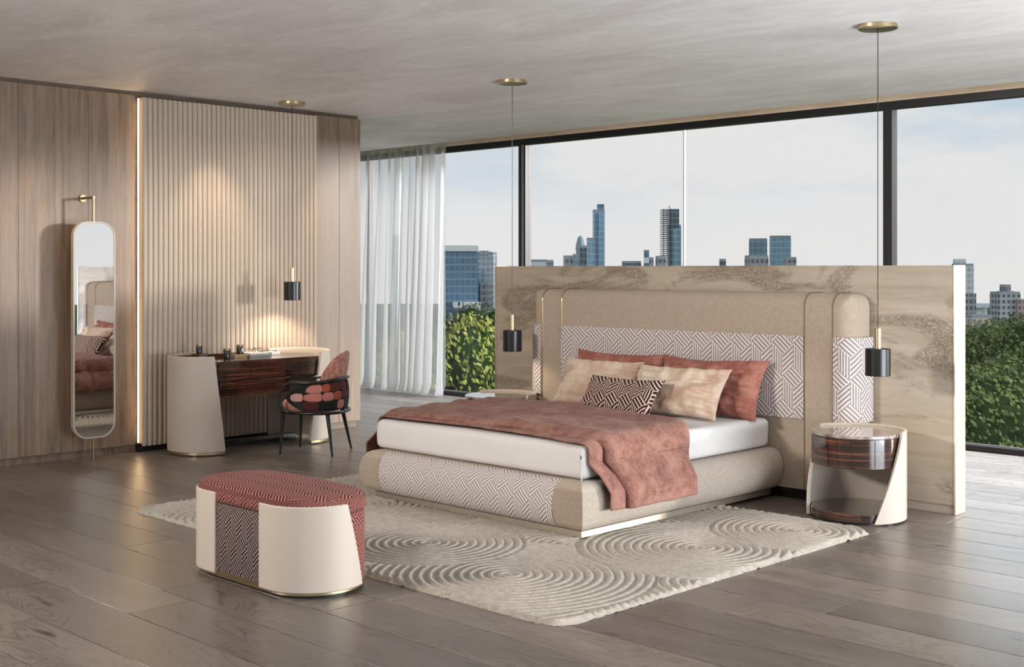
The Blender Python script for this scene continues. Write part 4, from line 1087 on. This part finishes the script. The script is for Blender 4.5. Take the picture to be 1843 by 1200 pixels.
# left window
building('tower', 'dark blue glass slab tower beside the right curtain', 790, 861, 447, 260, B['blue'], 6, parts=[('white_crown', -.01, 1.01, 443, 452, B['white'], .5), ('low_block', .3, 1.02, 543, 560, B['white'], 6), ('dark_floor', .3, .95, 552, 565, B['dark'], 6.5), ('podium', .2, 1.05, 562, 600, B['pale'], 6)])
building('tower', 'pale banded tower rising just left of the stone wall', 859, 894, 458, 300, B['pale'], -14, parts=[('blue_wing', .02, .3, 485, 600, B['blue'], 3), ('grey_wing', .45, .9, 508, 600, B['grid'], 4), ('crown', .1, .7, 451, 460, B['pale'], 0)])
building('office_block', 'teal block seen through the gap between the two curtains', 706, 722, 428, 280, B['teal'], 10)
building('office_block', 'pale low block in front of the pale banded tower', 852, 884, 566, 230, B['white'], 8)
# skyline over the stone wall, left to right
building('office_block', 'long low white building next to the first mullion over the wall', 950, 985, 471, 330, B['white'], 5)
building('office_block', 'small dark blue block right of the long white building', 983, 996, 472, 300, B['blue'], 10)
building('office_block', 'grey gridded block left of the pointed tower', 1014, 1031, 464, 300, B['grid'], 8)
building('office_block', 'thin teal block squeezed left of the pointed tower', 1031, 1041, 461, 310, B['teal'], 8)
t = building('pointed_tower', 'tapering tower with pointed crown behind a dark slab', 1037, 1052, 449, 340, B['dark'], 12)
hh = zat(449, 340)-GZ; w_ = 15/FPX*340
MB().lathe([(w_*.62, hh), (w_*.52, hh+1.6), (w_*.33, hh+3.2), (w_*.28, hh+3.4), (.1, hh+3.9)], n=4).build('pointed_crown', B['teal'], t, world=False, smooth=None)
building('tower', 'dark slab in front of the pointed tower', 1041, 1056, 446, 300, B['dark'], 6)
building('tower', 'light blue tower attached left of the tallest blue skyscraper', 1056, 1070, 432, 320, B['sky'], 6)
building('skyscraper', 'tallest slender blue glass skyscraper over the wall', 1067, 1088, 381, 330, B['sky'], 8, parts=[('upper_tower', .38, 1.0, 367, 390, B['blue'], -.6), ('dark_stripe', .18, .40, 383, 483, B['blue'], .3)])
building('office_block', 'low dark green roofed block right of the tallest skyscraper', 1120, 1153, 474, 300, B['dark'], 4)
building('office_block', 'white and blue banded small tower left of the unfinished skyscraper', 1159, 1168, 454, 300, facade('facade_band', (.12, .25, .36), (.75, .77, .8), 50., 6., 0., .5), 5)
building('office_block', 'small grey block next to the white and blue banded tower', 1166, 1176, 467, 310, B['grid'], 9)
building('office_block', 'squat grey block touching the unfinished skyscraper', 1180, 1198, 465, 290, B['grid'], 12)
t = building('skyscraper', 'unfinished skyscraper with open scaffold floors on its left side', 1203, 1225, 408, 320, B['teal'], 8, parts=[('unfinished_floors', .02, .82, 376, 410, B['dark'], 0), ('dark_edge', .0, .18, 408, 483, B['dark'], .4)])
p0 = at(1197.5, 320)
for i in range(30):
    z1 = zat(377+i*3.4, 320)-GZ; o = box('open_floor', -1.5+(-2.0), .4-1.6, -1.5, 1.5, z1-.22, z1, B['dark'], t, world=False, uvf=boxuv)
for dx_ in (-3.4, -2.4): box('scaffold_post', dx_, dx_+.14, -1.45, -1.3, 0, zat(376, 320)-GZ, B['dark'], t, world=False, uvf=boxuv)
MB().tube([(-1.2, 0, zat(376, 320)-GZ), (-1.4, 0, zat(370, 320)-GZ)], .12, 5).build('crane_mast', B['dark'], t, world=False)
building('office_block', 'tiny dark cube building alone right of the glass joint', 1295, 1306, 470, 300, B['dark'], 6)
building('tower', 'square teal tower, left one of the wide pair', 1346, 1383, 433, 320, B['teal'], -12)
building('office_block', 'grey block at the foot of the left wide teal tower', 1342, 1381, 464, 290, B['grid'], 8)
building('tower', 'blue glass tower, right one of the wide pair', 1384, 1424, 428, 320, B['sky'], -8)
building('office_block', 'small mauve grey block at the foot of the right wide tower', 1412, 1432, 467, 290, B['grid'], 6)
# right window
building('tower', 'tall grey slab tower just right of the stone wall end', 1716, 1749, 479, 280, B['pale'], 8, parts=[('lower_slab', .2, 1.02, 528, 600, B['grid'], 1), ('roof_box', .1, .85, 466, 480, B['pale'], -3)])
building('apartment_building', 'stepped grey apartment building with many windows above the trees', 1786, 1832, 530, 260, B['deco'], 10, parts=[('top_tower', .38, .66, 512, 530, B['grid'], -1), ('shoulder', .25, .8, 524, 532, B['deco'], -.5), ('lower_wing', .0, 1.35, 572, 620, B['deco'], 2.5), ('red_wing', .8, 1.2, 538, 575, facade('facade_red', (.20, .13, .14), (.38, .30, .30), 3., 3.2, .4, .4), .4)])
building('apartment_building', 'beige apartment block left of the stepped grey building', 1738, 1781, 572, 240, B['beige'], 9, parts=[('setback', .1, .5, 566, 573, B['beige'], -1)])
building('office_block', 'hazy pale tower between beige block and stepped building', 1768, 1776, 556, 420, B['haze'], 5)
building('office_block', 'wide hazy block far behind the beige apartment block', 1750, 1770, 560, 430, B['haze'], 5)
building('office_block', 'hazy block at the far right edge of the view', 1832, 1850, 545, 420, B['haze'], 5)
h_ = at(1800, 600)
def hill(label, px0, px1, ytop, d):
    n = 24; vs = []; fs = []
    for i in range(n+1):
        q = i/n; px = px0+(px1-px0)*q; zt = zat(ytop, d)+3*noise.noise(Vector((q*6, 1, 1)))-abs(q-.5)*8
        a = at(px, d); b = at(px, d+60); vs += [(a.x, a.y, GZ), (a.x, a.y, zt-3), (b.x, b.y, zt), (b.x, b.y, GZ)]
    for i in range(n):
        for k in range(3): fs.append((i*4+k, i*4+k+4, i*4+k+5, i*4+k+1))
    o = mesh('hill', vs, fs, B['hill'], None, smooth=60); o['kind'] = 'structure'; o['label'] = label
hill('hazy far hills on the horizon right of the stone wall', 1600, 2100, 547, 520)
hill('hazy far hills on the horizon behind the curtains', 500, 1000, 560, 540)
